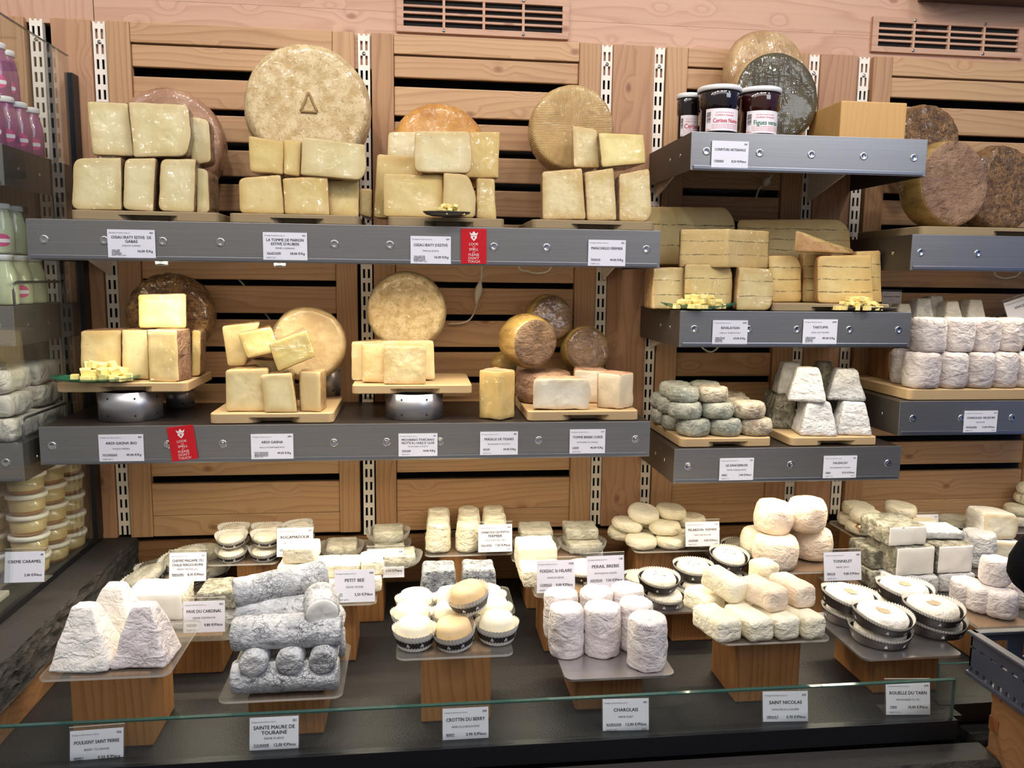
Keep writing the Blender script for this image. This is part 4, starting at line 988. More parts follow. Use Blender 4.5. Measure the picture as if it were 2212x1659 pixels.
tray(.218,.432,-.225,-.03,ZH-.004,'clear acrylic tray under the sage grey slabs',block=(.255,.385,-.2,-.08),blabel='wooden block under the sage grey slabs')
tray(.725,.900,-.150,-.02,ZM+.008,'clear acrylic tray under the green-grey pucks in dark cases',block=(.76,.86,-.13,-.05),blabel='wooden block under the green-grey pucks')
tray(.975,1.20,-.41,-.20,ZM+.004,'dark tray under the white cut logs',block=(1.0,1.15,-.38,-.25),blabel='wooden block under the white cut logs')
tray(1.33,1.56,-.285,-.135,ZM,'clear acrylic tray under the grey drum and cut rounds at the far right',block=(1.37,1.50,-.26,-.16),blabel='wooden block under the grey drum at the far right')
tray(1.33,1.60,-.130,-.015,ZH-.001,'clear acrylic tray under the mouldy rounds at the far right',block=(1.37,1.52,-.11,-.03),blabel='wooden block under the mouldy rounds at the far right')

# ================================================================ UPPER LONG SHELF
B1 = S1+.0195
GP, GR = 'pale_paste', 'grey_brown_rind'
g = 'wrapped wedges left of the big wheel'
wheel(362,302,117,-.145,.10,'pinkish_rind','large brown wrapped wheel leaning behind the leftmost wedge pile',6,4)
for a in [(-.295,.12,B1,(GP,GR),'squat pale wedge at the far left end of the upper shelf, rounded left side',[(158,341,22),(262,340,2),(263,452,2),(153,451,20)]),
 (-.290,.10,B1,(GP,GR),'narrow pale wedge second from the left end of the upper shelf',[(268,342,14),(337,341,2),(331,457,2),(264,452,14)]),
 (-.285,.10,B1,(GP,GR),'pale wedge with a thin light edge strip, third in the leftmost bottom row',[(346,343,14),(424,343,2),(419,460,2),(341,456,16)]),
 (-.262,.10,B1,(GP,GR),'pale wedge sliver at the right end of the leftmost bottom row',[(424,362,2),(450,366,12),(453,458,10),(424,460,2)]),
 (-.262,.08,None,(GP,GR),'creased film-wrapped slab at the top left of the leftmost pile',[(186,218,6),(276,222,2),(290,338,2),(199,335,6)]),
 (-.285,.09,None,(GP,GR),'large pale holey slab on top of the leftmost pile',[(276,219,5),(407,226,12),(414,292,8),(404,338,18),(288,340,4)]),
 (-.235,.06,None,('ivory_paste',GR),'creamy slab end sticking out right of the large top slab',[(408,250,4),(452,258,12),(457,350,10),(412,358,4)])]:
    slab(*a[:5], a[5], group=g)
g = 'wrapped wedges below the triangle-marked wheel'
YP = ('yellow_paste','beige_rind')
W2 = wheel(664,226,136,-.185,.095,'speckled_rind','biggest pale speckled wheel with a triangle stamped in its face',4,3,edge=.016,amp=.0022)
m = MB()
for p, q in (((-.012,-.012),(.002,.022)),((.002,.022),(.017,-.012)),((.017,-.013),(-.012,-.013))):
    P = [Vector((p[0]+(q[0]-p[0])*i/8+random.uniform(-.0007,.0007), -.0014, p[1]+(q[1]-p[1])*i/8)) for i in range(9)]; m.tube(P, .0024, 6)
MATS['stamp'] = simple('stamp_groove', (150,120,78), .7)
k = m.build('triangle_mark', 'stamp_groove', None, True, (0,0,0)); k.parent = W2; k.scale = (1.15,1,1.15)
for a in [(-.295,.12,B1,YP,'leftmost bottom slab under the triangle-marked wheel',[(514,384,14),(606,377,2),(614,460,2),(517,458,12)]),
 (-.288,.12,B1,YP,'second bottom slab under the triangle-marked wheel',[(609,385,3),(708,379,2),(713,463,2),(614,460,2)]),
 (-.262,.12,B1,YP,'third bottom slab under the triangle-marked wheel',[(706,390,2),(776,389,2),(775,466,2),(712,464,2)]),
 (-.230,.09,B1,YP,'small end slab right of the bottom row by the middle upright',[(776,407,2),(803,407,2),(803,476,2),(776,468,2)]),
 (-.280,.075,None,YP,'left slab of the upper row under the triangle-marked wheel',[(535,293,3),(613,305,2),(612,377,2),(539,371,4)]),
 (-.278,.075,None,YP,'narrow middle slab of the upper row under the triangle-marked wheel',[(612,301,2),(652,304,2),(648,381,2),(612,377,2)]),
 (-.292,.07,None,('pale_paste','beige_rind'),'broad glossy slab tilted on the right of the upper row',[(652,295,4),(790,312,8),(792,370,20),(779,390,14),(648,378,3)])]:
    slab(*a[:5], a[5], group=g)
g = 'slabs around the amber wheel'
wheel(949,320,104,-.150,.09,'golden_shell_rind','amber glossy wheel showing only its top above the slabs',0,8,edge=.02)
IP = ('ivory_paste','amber_rind')
for a in [(-.288,.05,B1,('yellow_paste','beige_rind'),'large dull slab at the front of the pile below the amber wheel',[(826,374,6),(957,377,2),(959,467,2),(828,464,4)]),
 (-.236,.06,B1,('yellow_paste','beige_rind'),'tall brown-edged slab at the left of the amber wheel pile',[(814,332,6),(905,338,2),(905,460,2),(806,462,10)]),
 (-.300,.10,B1,('pale_paste_dry','beige_rind'),'tall slab with a rounded right side above the cube plate',[(958,372,3),(1012,377,14),(1029,420,14),(1027,470,10),(955,466,2)]),
 (-.262,.10,B1,('yellow_paste','beige_rind'),'narrow holey slab at the right end of the amber wheel pile',[(1029,384,3),(1069,386,2),(1073,471,2),(1029,468,2)]),
 (-.235,.06,None,IP,'back left slab of the amber wheel pile',[(838,285,8),(905,283,4),(905,374,2),(836,340,3)]),
 (-.300,.075,None,IP,'large creamy slab on top of the amber wheel pile',[(895,282,10),(1016,283,12),(1021,350,10),(1016,375,10),(894,372,16)]),
 (-.220,.045,None,('yellow_paste','beige_rind'),'bright holey slab on the right of the amber wheel pile',[(1014,285,2),(1081,284,2),(1078,385,2),(1000,384,4)])]:
    slab(*a[:5], a[5], group=g)
g = 'wrapped pieces beside the ribbed wheel'
wheel(1237,274,89,-.175,.085,'basket_rind','ribbed basket-marked tan wheel at the right end of the upper shelf',-4,3,edge=.008)
GRN = ('grana_paste','beige_rind')
for a in [(-.300,.11,B1,GRN,'left glossy wrapped block of the bottom row under the ribbed wheel',[(1171,371,3),(1258,363,3),(1266,476,3),(1172,476,3)]),
 (-.290,.10,B1,GRN,'middle glossy wrapped block of the bottom row under the ribbed wheel',[(1262,372,3),(1326,362,3),(1333,476,3),(1268,477,3)]),
 (-.292,.10,B1,GRN,'right glossy wrapped block of the bottom row, rounded lower right corner',[(1337,376,3),(1403,364,4),(1409,460,10),(1398,478,10),(1338,476,3)]),
 (-.255,.055,None,('grana_paste','beige_rind'),'upright wrapped piece leaning on the ribbed wheel',[(1236,270,6),(1290,280,4),(1296,363,4),(1239,362,4)]),
 (-.290,.11,None,('butter_paste','rough_brown_rind'),'bright wrapped wedge with brown rind, top right under the jam shelf end',[(1292,286,3),(1391,290,3),(1396,353,4),(1300,362,4)])]:
    slab(*a[:5], a[5], group=g)

def cubes(cx, cy, Y, zb, rx, n, label, size=.011, seed=1, name='cheese_cube', group=None):
    """a heap of loose cheese cubes, each one its own object"""
    rs = random.Random(seed); c = W(cx, cy, Y); protos = []; placed = 0
    for k in range(4):
        m = MB(); a, b_, d = size*rs.uniform(.85,1.35), size*rs.uniform(.75,1.0), size*rs.uniform(.6,.9)
        m.box(-a/2,a/2,-b_/2,b_/2,0,d,0,.0008); v = [Vector((p.x+.12*p.z, p.y, p.z)) for p in m.v]; me_o = link(name, v, m.f, 'cube_paste', None, None, False, (0,0,0)); protos.append(me_o)
    for i in range(n):
        lv = 0 if i < n*.5 else (1 if i < n*.82 else 2); rr = (1-lv*.3)*math.sqrt(rs.random()); t = rs.random()*6.283
        o = protos[i] if i < 4 else protos[i%4].copy()
        if i >= 4: COL.objects.link(o)
        o.location = (c.x+rx*rr*math.cos(t), Y+rx*.55*rr*math.sin(t), zb+lv*size*.8+rs.uniform(0,.001)); o.rotation_euler = (rs.uniform(-.35,.35)*(lv>0), rs.uniform(-.35,.35)*(lv>0), rs.uniform(0,6.28))
        meta(o, label, 'cheese cube', group or label)
def dish(cx, cy, Y, zb, r, label, mat, lift=.0, ry=.7, name='sample_dish'):
    c = W(cx, cy, Y); v = []; f = []; n = 48; prof = [(0,.0),(.62,.0),(.86,.003),(1,.008),(1,.0095),(.85,.0045),(.6,.0016),(0,.0016)]
    for a, z in prof:
        for i in range(n):
            t = 6.2832*i/n; v.append((c.x+r*a*math.cos(t), Y+r*ry*a*math.sin(t), zb+z+lift*(a**2)*(.5+.5*math.cos(2*t))))
    for j in range(len(prof)-1):
        for i in range(n): f.append((j*n+i, j*n+(i+1)%n, (j+1)*n+(i+1)%n, (j+1)*n+i))
    o = link(name, v, f, mat, None, None, True, (c.x,Y,zb)); meta(o, label, 'dish', 'small dishes of cheese samples')
dish(965,482,-.328,B1,.048,'dark oval plate of samples on the upper shelf edge','dark_plate',0,.5); cubes(968,478,-.328,B1+.002,.040,30,'pale cheese cube in the heap on the dark plate of the upper shelf',.0095,3)

# ================================================================ LOWER LONG SHELF
wheel(361,680,91,-.135,.09,'rough_brown_rind','rough glossy brown wheel behind the bright square block',2,2,edge=.014,amp=.0035,freq=60)
BL = S2+.0815; TB = ('pale_paste_dry','tan_crumb_rind')
g = 'blocks behind the green glass dish'
slab(-.215,.09,BL,TB,'wide wrapped block at the left behind the green glass dish',[(173,714,4),(262,713,3),(262,812,2),(173,812,4)],group=g)
slab(-.225,.09,BL,('pale_paste_dry','beige_rind'),'tall dull block in the middle behind the cubes',[(262,712,3),(322,714,2),(322,818,2),(263,816,2)],group=g)
a, b_ = W(318,830,-.262), W(384,830,-.262)
prism([(a.x,-.255),(W(385,830,-.262).x,-.262),(W(415,820,-.21).x,-.205),(a.x+.02,-.19)],BL,W(350,713,-.26).z,('pale_paste','tan_crumb_rind'),'tallest creased film-wrapped block, front right on the raised board',paste=[(0,-1,0)],amp=.0018,group=g)
slab(-.175,.06,BL,('yellow_paste','tan_crumb_rind'),'slim wrapped block at the right end of the raised board',[(413,712,3),(434,714,3),(433,815,3),(413,818,2)],group=g)
slab(-.205,.055,None,('butter_paste','tan_crumb_rind'),'brightly lit square block set on top in front of the rough wheel',[(297,636,5),(402,634,4),(403,710,4),(299,709,5)],group=g)
dish(208,828,-.250,BL,.088,'green glass dish heaped with cheese cubes on the raised board','green_glass_dish',.002,.55,'glass_dish')
cubes(222,815,-.250,BL+.003,.062,56,'pale cheese cube heaped on the oval green glass dish',.0155,5)
wheel(667,742,81,-.150,.085,'buff_rind','buff wheel with a short curved crack, behind the sliding pile',8,6,edge=.012)
g = 'pale blocks of the sliding pile'; BM = S2+.0215
for a in [(-.285,.10,BM,('pale_paste_dry','beige_rind'),'front left upright block of the sliding pile, crumbly face',[(486,799,6),(580,797,3),(580,882,3),(487,882,4)],0),
 (-.300,.08,BM,('pale_paste_dry','beige_rind'),'front middle block of the sliding pile, rightward slanting edge',[(562,810,3),(630,806,3),(643,890,3),(571,890,3)],0)]:
    slab(*a[:5], a[5], group=g)
prism([(W(648,888,-.285).x,-.285),(W(692,888,-.30).x,-.297),(W(705,880,-.25).x,-.235),(W(655,880,-.22).x,-.22)],BM,W(690,803,-.29).z,('pale_paste_dry','beige_rind'),'front right block of the sliding pile with torn film',paste=[(0,-1,0),(-.3,-1,0)],group=g)
for a in [(-.235,.08,None,('pale_paste_dry','beige_rind'),'tall back left block of the sliding pile',[(478,704,5),(561,697,4),(530,790,6),(491,792,4)],0),
 (-.265,.08,None,('butter_paste','rough_brown_rind'),'glowing block with brown rind tilted in the middle of the sliding pile',[(512,719,4),(586,706,4),(606,760,4),(533,775,5)],0),
 (-.295,.08,None,('butter_paste','rough_brown_rind'),'topmost glowing block tilted to the right on the sliding pile',[(579,742,4),(662,711,4),(683,770,5),(600,804,5)],0),
 (-.235,.06,None,('pale_paste_dry','tan_crumb_rind'),'small brown rind corner wedged between the sliding blocks',[(540,776,3),(600,778,3),(600,812,3),(580,812,3)],0)]:
    slab(*a[:5], a[5], group=g, taper=-.012 if 'glow' in a[4] else 0)
BQ = S2+.0748
wheel(877,671,84,-.145,.07,'speckled_rind','upright grey-gold wheel above the pecorino blocks',-3,4,edge=.010,freq=60)
g = 'hard cheese blocks on the pecorino board'
slab(-.205,.045,BQ,('ivory_paste','beige_rind'),'wide back block on the pecorino board',[(758,737,5),(938,735,6),(941,808,5),(758,810,5)],group=g)
slab(-.240,.05,BQ,('grana_paste','beige_rind'),'middle block with torn film on the pecorino board',[(781,742,3),(832,741,3),(832,824,3),(781,822,3)],group=g)
slab(-.266,.055,BQ,('grana_paste','beige_rind'),'front grey-marbled block on the pecorino board',[(829,746,5),(922,748,4),(920,829,4),(827,829,4)],group=g)
# persille wedge and corsican tommes
a0, a1, a2 = W(1035,895,-.270), W(1081,903,-.300), W(1112,893,-.262)
prism([(a0.x,-.262),(a1.x,-.296),(a2.x,-.262),((a0.x+a2.x)/2,-.20)],S2+.0005,W(1081,803,-.296).z,('yellow_paste','mushroom_rind'),'tall two-faced wedge standing directly on the lower shelf, right of centre',paste=[(-.6,-.8,0),(.7,-.7,0)],amp=.0014,r=.002)
g = 'small brown-faced wheels piled at the right of the lower shelf'
wheel(1194,684,49,-.100,.06,'mole_rind','topmost small brown-faced wheel of the right-hand pile',10,10,group=g,side='olive_side_rind',roll=0)
wheel(1158,742,55,-.225,.085,'mole_rind','front small brown-faced wheel tilted forward, rind striped yellow',20,-4,group=g,side='olive_side_rind')
wheel(1270,752,50,-.115,.07,'mole_rind','right small dark-faced wheel leaning at the upright',0,16,group=g,side='olive_side_rind')
wheel(1098,785,26,-.10,.05,'olive_side_rind','small yellow wheel mostly hidden behind the front brown-faced wheel',20,10,group=g)
drum(1116,1232,872,BM,795,'tan_crumb_rind','flat film-wrapped wheel lying behind the half-cut white cheese',Y=-.160,name='whole_cheese',edge=.012,amp=.003)
CT = ('white_paste','mushroom_rind')
slab(-.292,.055,BM,CT,'half-cut white cheese with a red speck on the board',[(1153,818,7),(1272,818,7),(1279,850,7),(1271,884,6),(1149,882,6),(1150,850,6)],name='cut_cheese',amp=.0022)
slab(-.200,.08,BM,CT,'cut white cheese half behind the two front pieces',[(1240,799,7),(1330,802,7),(1330,868,6),(1240,868,6)],name='cut_cheese',amp=.0022)
p0, p1, p2 = W(1286,873,-.262), W(1340,882,-.292), W(1369,873,-.250)
prism([(p0.x,-.262,.012),(p1.x,-.292,.002),(p2.x,-.255,.01),((p0.x+p2.x)/2,-.20,.01)],BM,W(1340,808,-.285).z,CT,'two-faced cut piece at the right end of the lower shelf',name='cut_cheese',paste=[(-.5,-.8,0),(.8,-.6,0)],amp=.002,r=.003)

# ================================================================ JAM SHELF
S3 = 1.855
wheel(1664,158,91,-.105,.05,'beige_rind','pale tan wheel leaning high behind the green ribbed wheel',8,6,edge=.012)
wheel(1680,201,93,-.185,.055,'green_basket_rind','dark green ribbed wheel standing behind the jam jars',2,6,S3,edge=.010,side='beige_rind')
def jar(x0, x1, yt, Y, label, jam, words, wm):
    c = W((x0+x1)/2, 240, Y); r = abs(W(x1,240,Y).x-W(x0,240,Y).x)/2*.93; h = W((x0+x1)/2, yt, Y-r).z-S3
    t = thing('jam_jar', (c.x,Y,S3), label, 'jar', 'jam jars on the upper right shelf')
    MB().lathe([(0,0),(r*.84,0),(r*.88,.003),(r*.88,h*.52),(r*.97,h*.56),(r*1.0,h*.82),(r*.95,h*.88)], (c.x,Y,S3), 40).build('glass_body', jam, t, True)
    MB().lathe([(r*.98,0),(r*1.05,.001),(r*1.05,h*.085),(r*1.02,h*.1),(0,h*.1)], (c.x,Y,S3+h*.90), 40).build('lid', 'jar_lid_white', t, True)
    R0 = r*.885+.0008; m = MB(); n = 28; a0, a1 = -2.62, -.52; z0, z1 = h*.07, h*.52
    v = [(c.x+R0*math.cos(a0+(a1-a0)*i/n), Y+R0*math.sin(a0+(a1-a0)*i/n), S3+z) for z in (z0,z1) for i in range(n+1)]
    m.add(v, [(i,i+1,n+2+i,n+1+i) for i in range(n)]); lb = m.build('paper_label', 'jar_label', t)
    m = MB(); w = R0*(a1-a0)
    put(m, words, w*.05, h*.235, h*.115, w*.70, 'c', wm, .01)
    put(m, 'Confiture Artisanale', 0, h*.37, h*.035, w*.5, 'c', 0, .0); put(m, 'pur fruit et sucre de canne', 0, h*.43, h*.025, w*.5, 'c', 0, .0)
    for i in range(3): put(m, 'fruits, sucre, jus de citron, préparée avec 55 g de fruits', w*.05, h*(.19-.035*i), h*.020, w*.8, 'c', 0, .0)
    put(m, '360 g', -w*.47, h*.085, h*.03, w*.12, 'l', 0, .0)
    rs = random.Random(4)
    for i in range(13):
        z = h*(.24+.017*i); m.add([(-w*.47,0,z),(-w*.36,0,z),(-w*.36,0,z+h*rs.uniform(.004,.012)),(-w*.47,0,z+h*rs.uniform(.004,.012))], [(0,1,2,3)], 2)
    m.v = [Vector((c.x+(R0+.0006)*math.cos((a0+a1)/2+p.x/R0), Y+(R0+.0006)*math.sin((a0+a1)/2+p.x/R0), S3+p.z)) for p in m.v]
    m.build('printed_text', ['print_red','print_green','print_black'], t)
jar(1461,1512,199,-.205,'left jam jar half hidden behind the cherry jar','jam_black','Cerises',0)
jar(1506,1599,180,-.265,'black jam jar in front labelled Cerises Noires in red','jam_black','Cerises Noires',0)
jar(1594,1684,184,-.252,'dark brown jam jar labelled Figues vertes in green','jam_brown','Figues vertes',1)
a, b_ = W(1813,295,-.285), W(1955,295,-.285)
o = MB().box(a.x,b_.x,-.285,-.14,S3+.0005,W(1880,219,-.285).z,0,.003).build('wood_block', 'honey_block_wood', None, False, ((a.x+b_.x)/2,-.21,S3)); meta(o,'honey coloured square wooden block on the jam shelf','block')

# ================================================================ TRUFFLE SHELF
T2, T2m, T3 = ('truffle_paste_two','grey_brown_rind'), ('truffle_paste_two_matt','beige_rind'), ('truffle_paste_three','orange_edge_rind')
B4 = S4+.0175; g = 'dark-striped cheeses on the truffle shelf'
slab(-.115,.07,None,('truffle_paste_two_matt','beige_rind'),'long back slab with two dark lines, behind the left truffle pieces',[(1395,446,6),(1572,447,16),(1589,480,8),(1589,572,4),(1395,572,4)],group=g)
q = [W(1456,578,-.225),W(1569,578,-.292),W(1658,575,-.235)]
prism([(q[0].x,-.240,.012),(q[1].x,-.292,.001),(q[2].x,-.240,.002),((q[0].x+q[2].x)/2,-.165,.02)],W(1569,578,-.29).z,W(1569,494,-.29).z,T2,'big two-faced wrapped wedge on top of the left truffle pile',paste=[(-.45,-.9,0),(.5,-.86,0)],group=g,r=.004)
slab(-.255,.10,S4+.0005,('truffle_paste_two','beige_rind'),'leftmost bottom piece of the truffle shelf',[(1412,578,3),(1478,577,3),(1478,662,2),(1408,662,3)],group=g)
slab(-.275,.10,S4+.0005,('truffle_paste_two','grey_brown_rind'),'glossy two-line piece right behind the green wavy dish',[(1479,570,6),(1577,570,8),(1583,590,6),(1582,650,14),(1570,662,6),(1478,664,2)],group=g)
slab(-.298,.09,S4+.0005,('truffle_paste_two','beige_rind'),'bluish-lit two-line piece with a bulging right side, shelf centre left',[(1597,577,2),(1668,580,10),(1675,625,16),(1664,667,12),(1590,667,2)],group=g)
slab(-.12,.07,None,T3,'long back slab with three faint lines on the right of the truffle shelf',[(1592,474,10),(1818,473,16),(1838,500,10),(1838,560,4),(1592,560,4)],group=g)
for a in [(-.235,.09,B4,T3,'three-line piece between the two truffle piles',[(1658,552,4),(1722,552,14),(1732,575,10),(1732,648,8),(1668,648,4)]),
 (-.285,.055,B4,T3,'front three-line slab with rounded left corners',[(1766,553,12),(1884,550,2),(1887,650,3),(1766,649,10)]),
 (-.215,.05,B4,T3,'three-line piece half hidden behind the front right truffle slab',[(1736,547,3),(1800,550,4),(1800,650,3),(1733,649,3)]),
 (-.215,.08,B4,T3,'slim three-line piece at the right end of the truffle shelf',[(1850,543,3),(1903,541,3),(1906,650,2),(1850,650,2)])]:
    slab(*a[:5], a[5], group=g)
# wedge lying on its side on top
z = W(1760,545,-.26).z; A = [W(1713,548,-.27),W(1780,548,-.27)]
v, f = solid(round_poly([(A[0].x,z),(W(1778,548,-.27).x,z),(W(1765,530,-.27).x,z+.024),(W(1718,504,-.27).x,z+.048)],.003),0,.115,.003)
vv = [Vector((p.x+p.z*1.15, -.27+p.z*.8, z+(p.y-z)*(1-.45*p.z/.115))) for p in v]; f = orient(f, vv)
cheese_obj('cheese_wedge', vv, f, ['orange_edge_rind','truffle_paste_three'], 'wedge lying on its side with orange rind in front, atop the right truffle pile','cheese',g,lambda n: 0 if n.y < -.7 else 1)
dish(1509,662,-.298,S4+.0005,.085,'wavy green glass dish of cubes on the truffle shelf','green_glass_dish',.008,.30,'glass_dish'); cubes(1512,655,-.300,S4+.004,.066,60,'pale cheese cube heaped on the wavy green glass dish',.0125,8)
dish(1865,662,-.300,B4-.0165,.080,'dark flat plate of cubes at the right of the truffle shelf','dark_plate',0,.28); cubes(1853,655,-.302,B4-.0145,.058,56,'pale cheese cube heaped on the dark flat plate by the TARTUFFE card',.0125,9)

# ================================================================ GREY PUCKS AND PYRAMIDS SHELF
B5 = S5+.0205; g = 'grey rinded pucks on the low shelf'; h5 = .0385; h6 = .0365
pos = ['front left','front centre','front right']
X = [W(1497,948,-.265).x, W(1564,948,-.265).x, W(1630,948,-.265).x]; rr = abs(W(1531,940,-.265).x-W(1462,940,-.265).x)/2
def puck(X_, Y_, z, r, h, mat, label, group, edge=.009, amp=.0016, tilt=None, name='goat_cheese_puck', s=.005, taper=0):
    poly = [Vector((r*math.cos(2*math.pi*i/56), r*math.sin(2*math.pi*i/56))) for i in range(56)]; edge = min(edge, h*.42)
    v, f = solid(poly, 0, h, edge, s, bulge=.0012, scale=(lambda t: 1-taper*t) if taper else None)
    M = Matrix.Translation((X_, Y_, z))
    if tilt: M = M @ Matrix.Rotation(R(tilt[0]),4,'X') @ Matrix.Rotation(R(tilt[1]),4,'Y')
    v = [M @ p for p in v]; f = orient(f, v)
    return cheese_obj(name, v, f, [mat], label, 'cheese', group, None, amp, 55), M
for i, x in enumerate(X):
    puck(x, -.263, B5, rr, h5, 'stone_brown_rind' if i == 2 else 'stone_grey_rind', 'grey puck in the bottom row of the puck pile, '+pos[i], g)
for i, (px, mt) in enumerate(((1480,'stone_grey_rind'),(1549,'stone_grey_rind'),(1617,'stone_brown_rind'))):
    puck(W(px,895,-.262).x, -.258, B5+h5, rr, h6, mt, 'grey puck in the middle row of the puck pile, '+pos[i], g)
puck(W(1474,862,-.25).x, -.250, B5+h5+h6, rr*.98, .033, 'stone_grey_rind', 'dark grey puck on the top row of the puck pile, front left', g)
puck(W(1536,860,-.25).x, -.250, B5+h5+h6, rr*.98, .034, 'stone_brown_rind', 'light-topped puck on the top row of the puck pile, front right', g)
n_ = 0
for (px, Y_, k, mt) in [(1463,-.19,0,'stone_grey_rind'),(1452,-.185,1,'stone_grey_rind'),(1457,-.185,2,'stone_grey_rind'),(1440,-.12,0,'stone_grey_rind'),(1436,-.115,1,'stone_grey_rind'),
    (1527,-.19,0,'stone_grey_rind'),(1524,-.185,1,'stone_grey_rind'),(1520,-.18,2,'stone_grey_rind'),(1588,-.19,0,'stone_grey_rind'),(1587,-.185,1,'stone_brown_rind'),(1582,-.115,0,'stone_grey_rind'),(1578,-.115,1,'stone_brown_rind')]:
    col = {0:'bottom',1:'middle',2:'upper'}[k]; side = 'left' if px < 1480 else ('centre' if px < 1560 else 'right'); dep = 'second' if Y_ < -.15 else 'third'
    puck(W(px,880,Y_).x, Y_, B5+(0,h5,h5+h6)[k], rr*.97, (h5,h6,.035)[k], mt, f'grey puck in the {dep} row back of the puck pile, {side} side, {col} layer', g)
g = 'ash white truncated pyramids on the low shelf'
def tp(px, Y_, z0, w, h, top, mat, label, inv=False, yaw=0):
    x = W(px,900,Y_).x; ca, sa = math.cos(R(yaw)), math.sin(R(yaw))
    foot = [(x+a*ca-b*sa, Y_+a*sa+b*ca) for a, b in ((-w/2,-w/2),(w/2,-w/2),(w/2,w/2),(-w/2,w/2))]
    return prism(foot, z0, z0+h, [mat], label, 'goat_cheese_pyramid', g, r=.007, edge=.006, amp=.0018, scale=lambda t: 1-(1-top)*t, freq=50, s=.005)
hp = .076; wp = .086; Z1 = B5-.001
tp(1760,-.255,Z1,wp,hp,.60,'silver_grey_rind','front left truncated pyramid on the low shelf, bottom row',yaw=-10)
tp(1838,-.255,Z1,wp*.92,hp*.98,.60,'silver_grey_rind','front right truncated pyramid on the low shelf, bottom row',yaw=-12)
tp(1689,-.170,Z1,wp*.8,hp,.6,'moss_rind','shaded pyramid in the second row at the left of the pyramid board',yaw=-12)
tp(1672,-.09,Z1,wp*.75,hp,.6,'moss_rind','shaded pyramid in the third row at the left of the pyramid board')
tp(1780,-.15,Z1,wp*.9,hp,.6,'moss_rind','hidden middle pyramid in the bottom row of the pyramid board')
tp(1738,-.240,Z1+hp,wp,hp*.98,.55,'silver_grey_rind','upper left pyramid of the stack, bright and crumbly',yaw=-22)
tp(1820,-.225,Z1+hp,wp,hp*.92,.52,'ash_rind','upper right pyramid of the stack, smooth grey right face',yaw=-20)
tp(1700,-.135,Z1+hp,wp*.8,hp,.58,'silver_grey_rind','upper pyramid behind on the left, cream coloured',yaw=-12)
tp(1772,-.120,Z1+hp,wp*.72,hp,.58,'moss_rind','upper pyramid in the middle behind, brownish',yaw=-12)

# ================================================================ RIGHT EDGE SHELVES
B6 = S6+.0195; g = 'rough tall wheels at the right edge'
wheel(2064,402,85,-.235,.075,'tan_crumb_rind','smooth grey-brown wheel with a knobbly centre, front at the right edge',10,4,B6,group=g,side='olive_side_rind',edge=.008)
wheel(2172,405,84,-.145,.06,'rough_brown_rind','rough red-brown wheel cut by the right picture edge',4,4,B6,group=g,amp=.003,freq=60)
wheel(2012,300,70,-.105,.06,'rough_brown_rind','rough brown wheel with shiny rim, behind the wooden block',6,4,group=g,amp=.003,freq=60)
g = 'grey white drum cheeses at the right edge'; B7 = S7+.0245; hd = .082
for i, (a, b_, Y_, mt) in enumerate([(1927,1985,-.190,'aged_drum_rind'),(1955,2024,-.265,'aged_drum_rind'),(2021,2083,-.265,'aged_drum_rind'),(2078,2139,-.265,'aged_drum_rind'),(2132,2190,-.262,'aged_drum_rind'),(2187,2246,-.262,'aged_drum_rind')]):
    drum(a,b_,840,B7,766,mt,'drum cheese in the bottom row at the right edge, '+['leftmost and set back','front corner','second from the front corner','dark mottled third','fourth, smooth','cut by the picture edge'][i],Y=Y_,group=g,hgt=hd,edge=.009,amp=.002)
for i, (a, b_) in enumerate([(1971,2037),(2036,2097),(2093,2153),(2149,2203)]):
    drum(a,b_,766,B7+hd,696,'aged_drum_rind','drum cheese in the upper row at the right edge, '+['first from the left','second from the left','third from the left','fourth and slightly higher'][i],Y=-.255+.004*i,group=g,hgt=.079,edge=.009,amp=.002)
g = 'white pyramids on the raised board'
for i, (px, Y_, w, h, t_, l) in enumerate([(1985,-.11,.066,.094,.50,'left grey-white'),(2012,-.07,.066,.10,.5,'tallest back'),(2048,-.11,.066,.088,.45,'bright middle'),(2097,-.10,.068,.092,.48,'bright right'),(1944,-.10,.06,.080,.5,'leftmost peeking behind the shelf end')]):
    x = W(px,680,Y_).x; prism([(x-w/2,Y_-w/2),(x+w/2,Y_-w/2),(x+w/2,Y_+w/2),(x-w/2,Y_+w/2)],1.4165,1.4165+h,['white_rind' if i not in (0,1) else 'silver_grey_rind'],'white pyramid on the raised board, '+l,'goat_cheese_pyramid',g,r=.006,edge=.005,amp=.002,scale=lambda t, q=t_: 1-(1-q)*t)
for i, k in enumerate((0,1,2)):
    puck(W(2205,700,-.09).x, -.085, 1.4165+.030*k, .038, .029, 'moss_rind', ['lowest','middle','top'][k]+' grey puck of the small stack at the right picture edge', 'grey pucks at the right picture edge')
stand_card(1926,664,42,34,-.03,(HC,'520','POULIGNY ST PIERRE','FERME','BERRY','','',''),'small partly hidden card between the truffle slabs and the white pyramids',4)
stand_card(2222,694,78,54,-.15,(HC,'','SANCERROIS','','BERRY','7,00 €/Pièce','',''),'card cut by the right picture edge beside the white pyramids',8,0,None,-18)

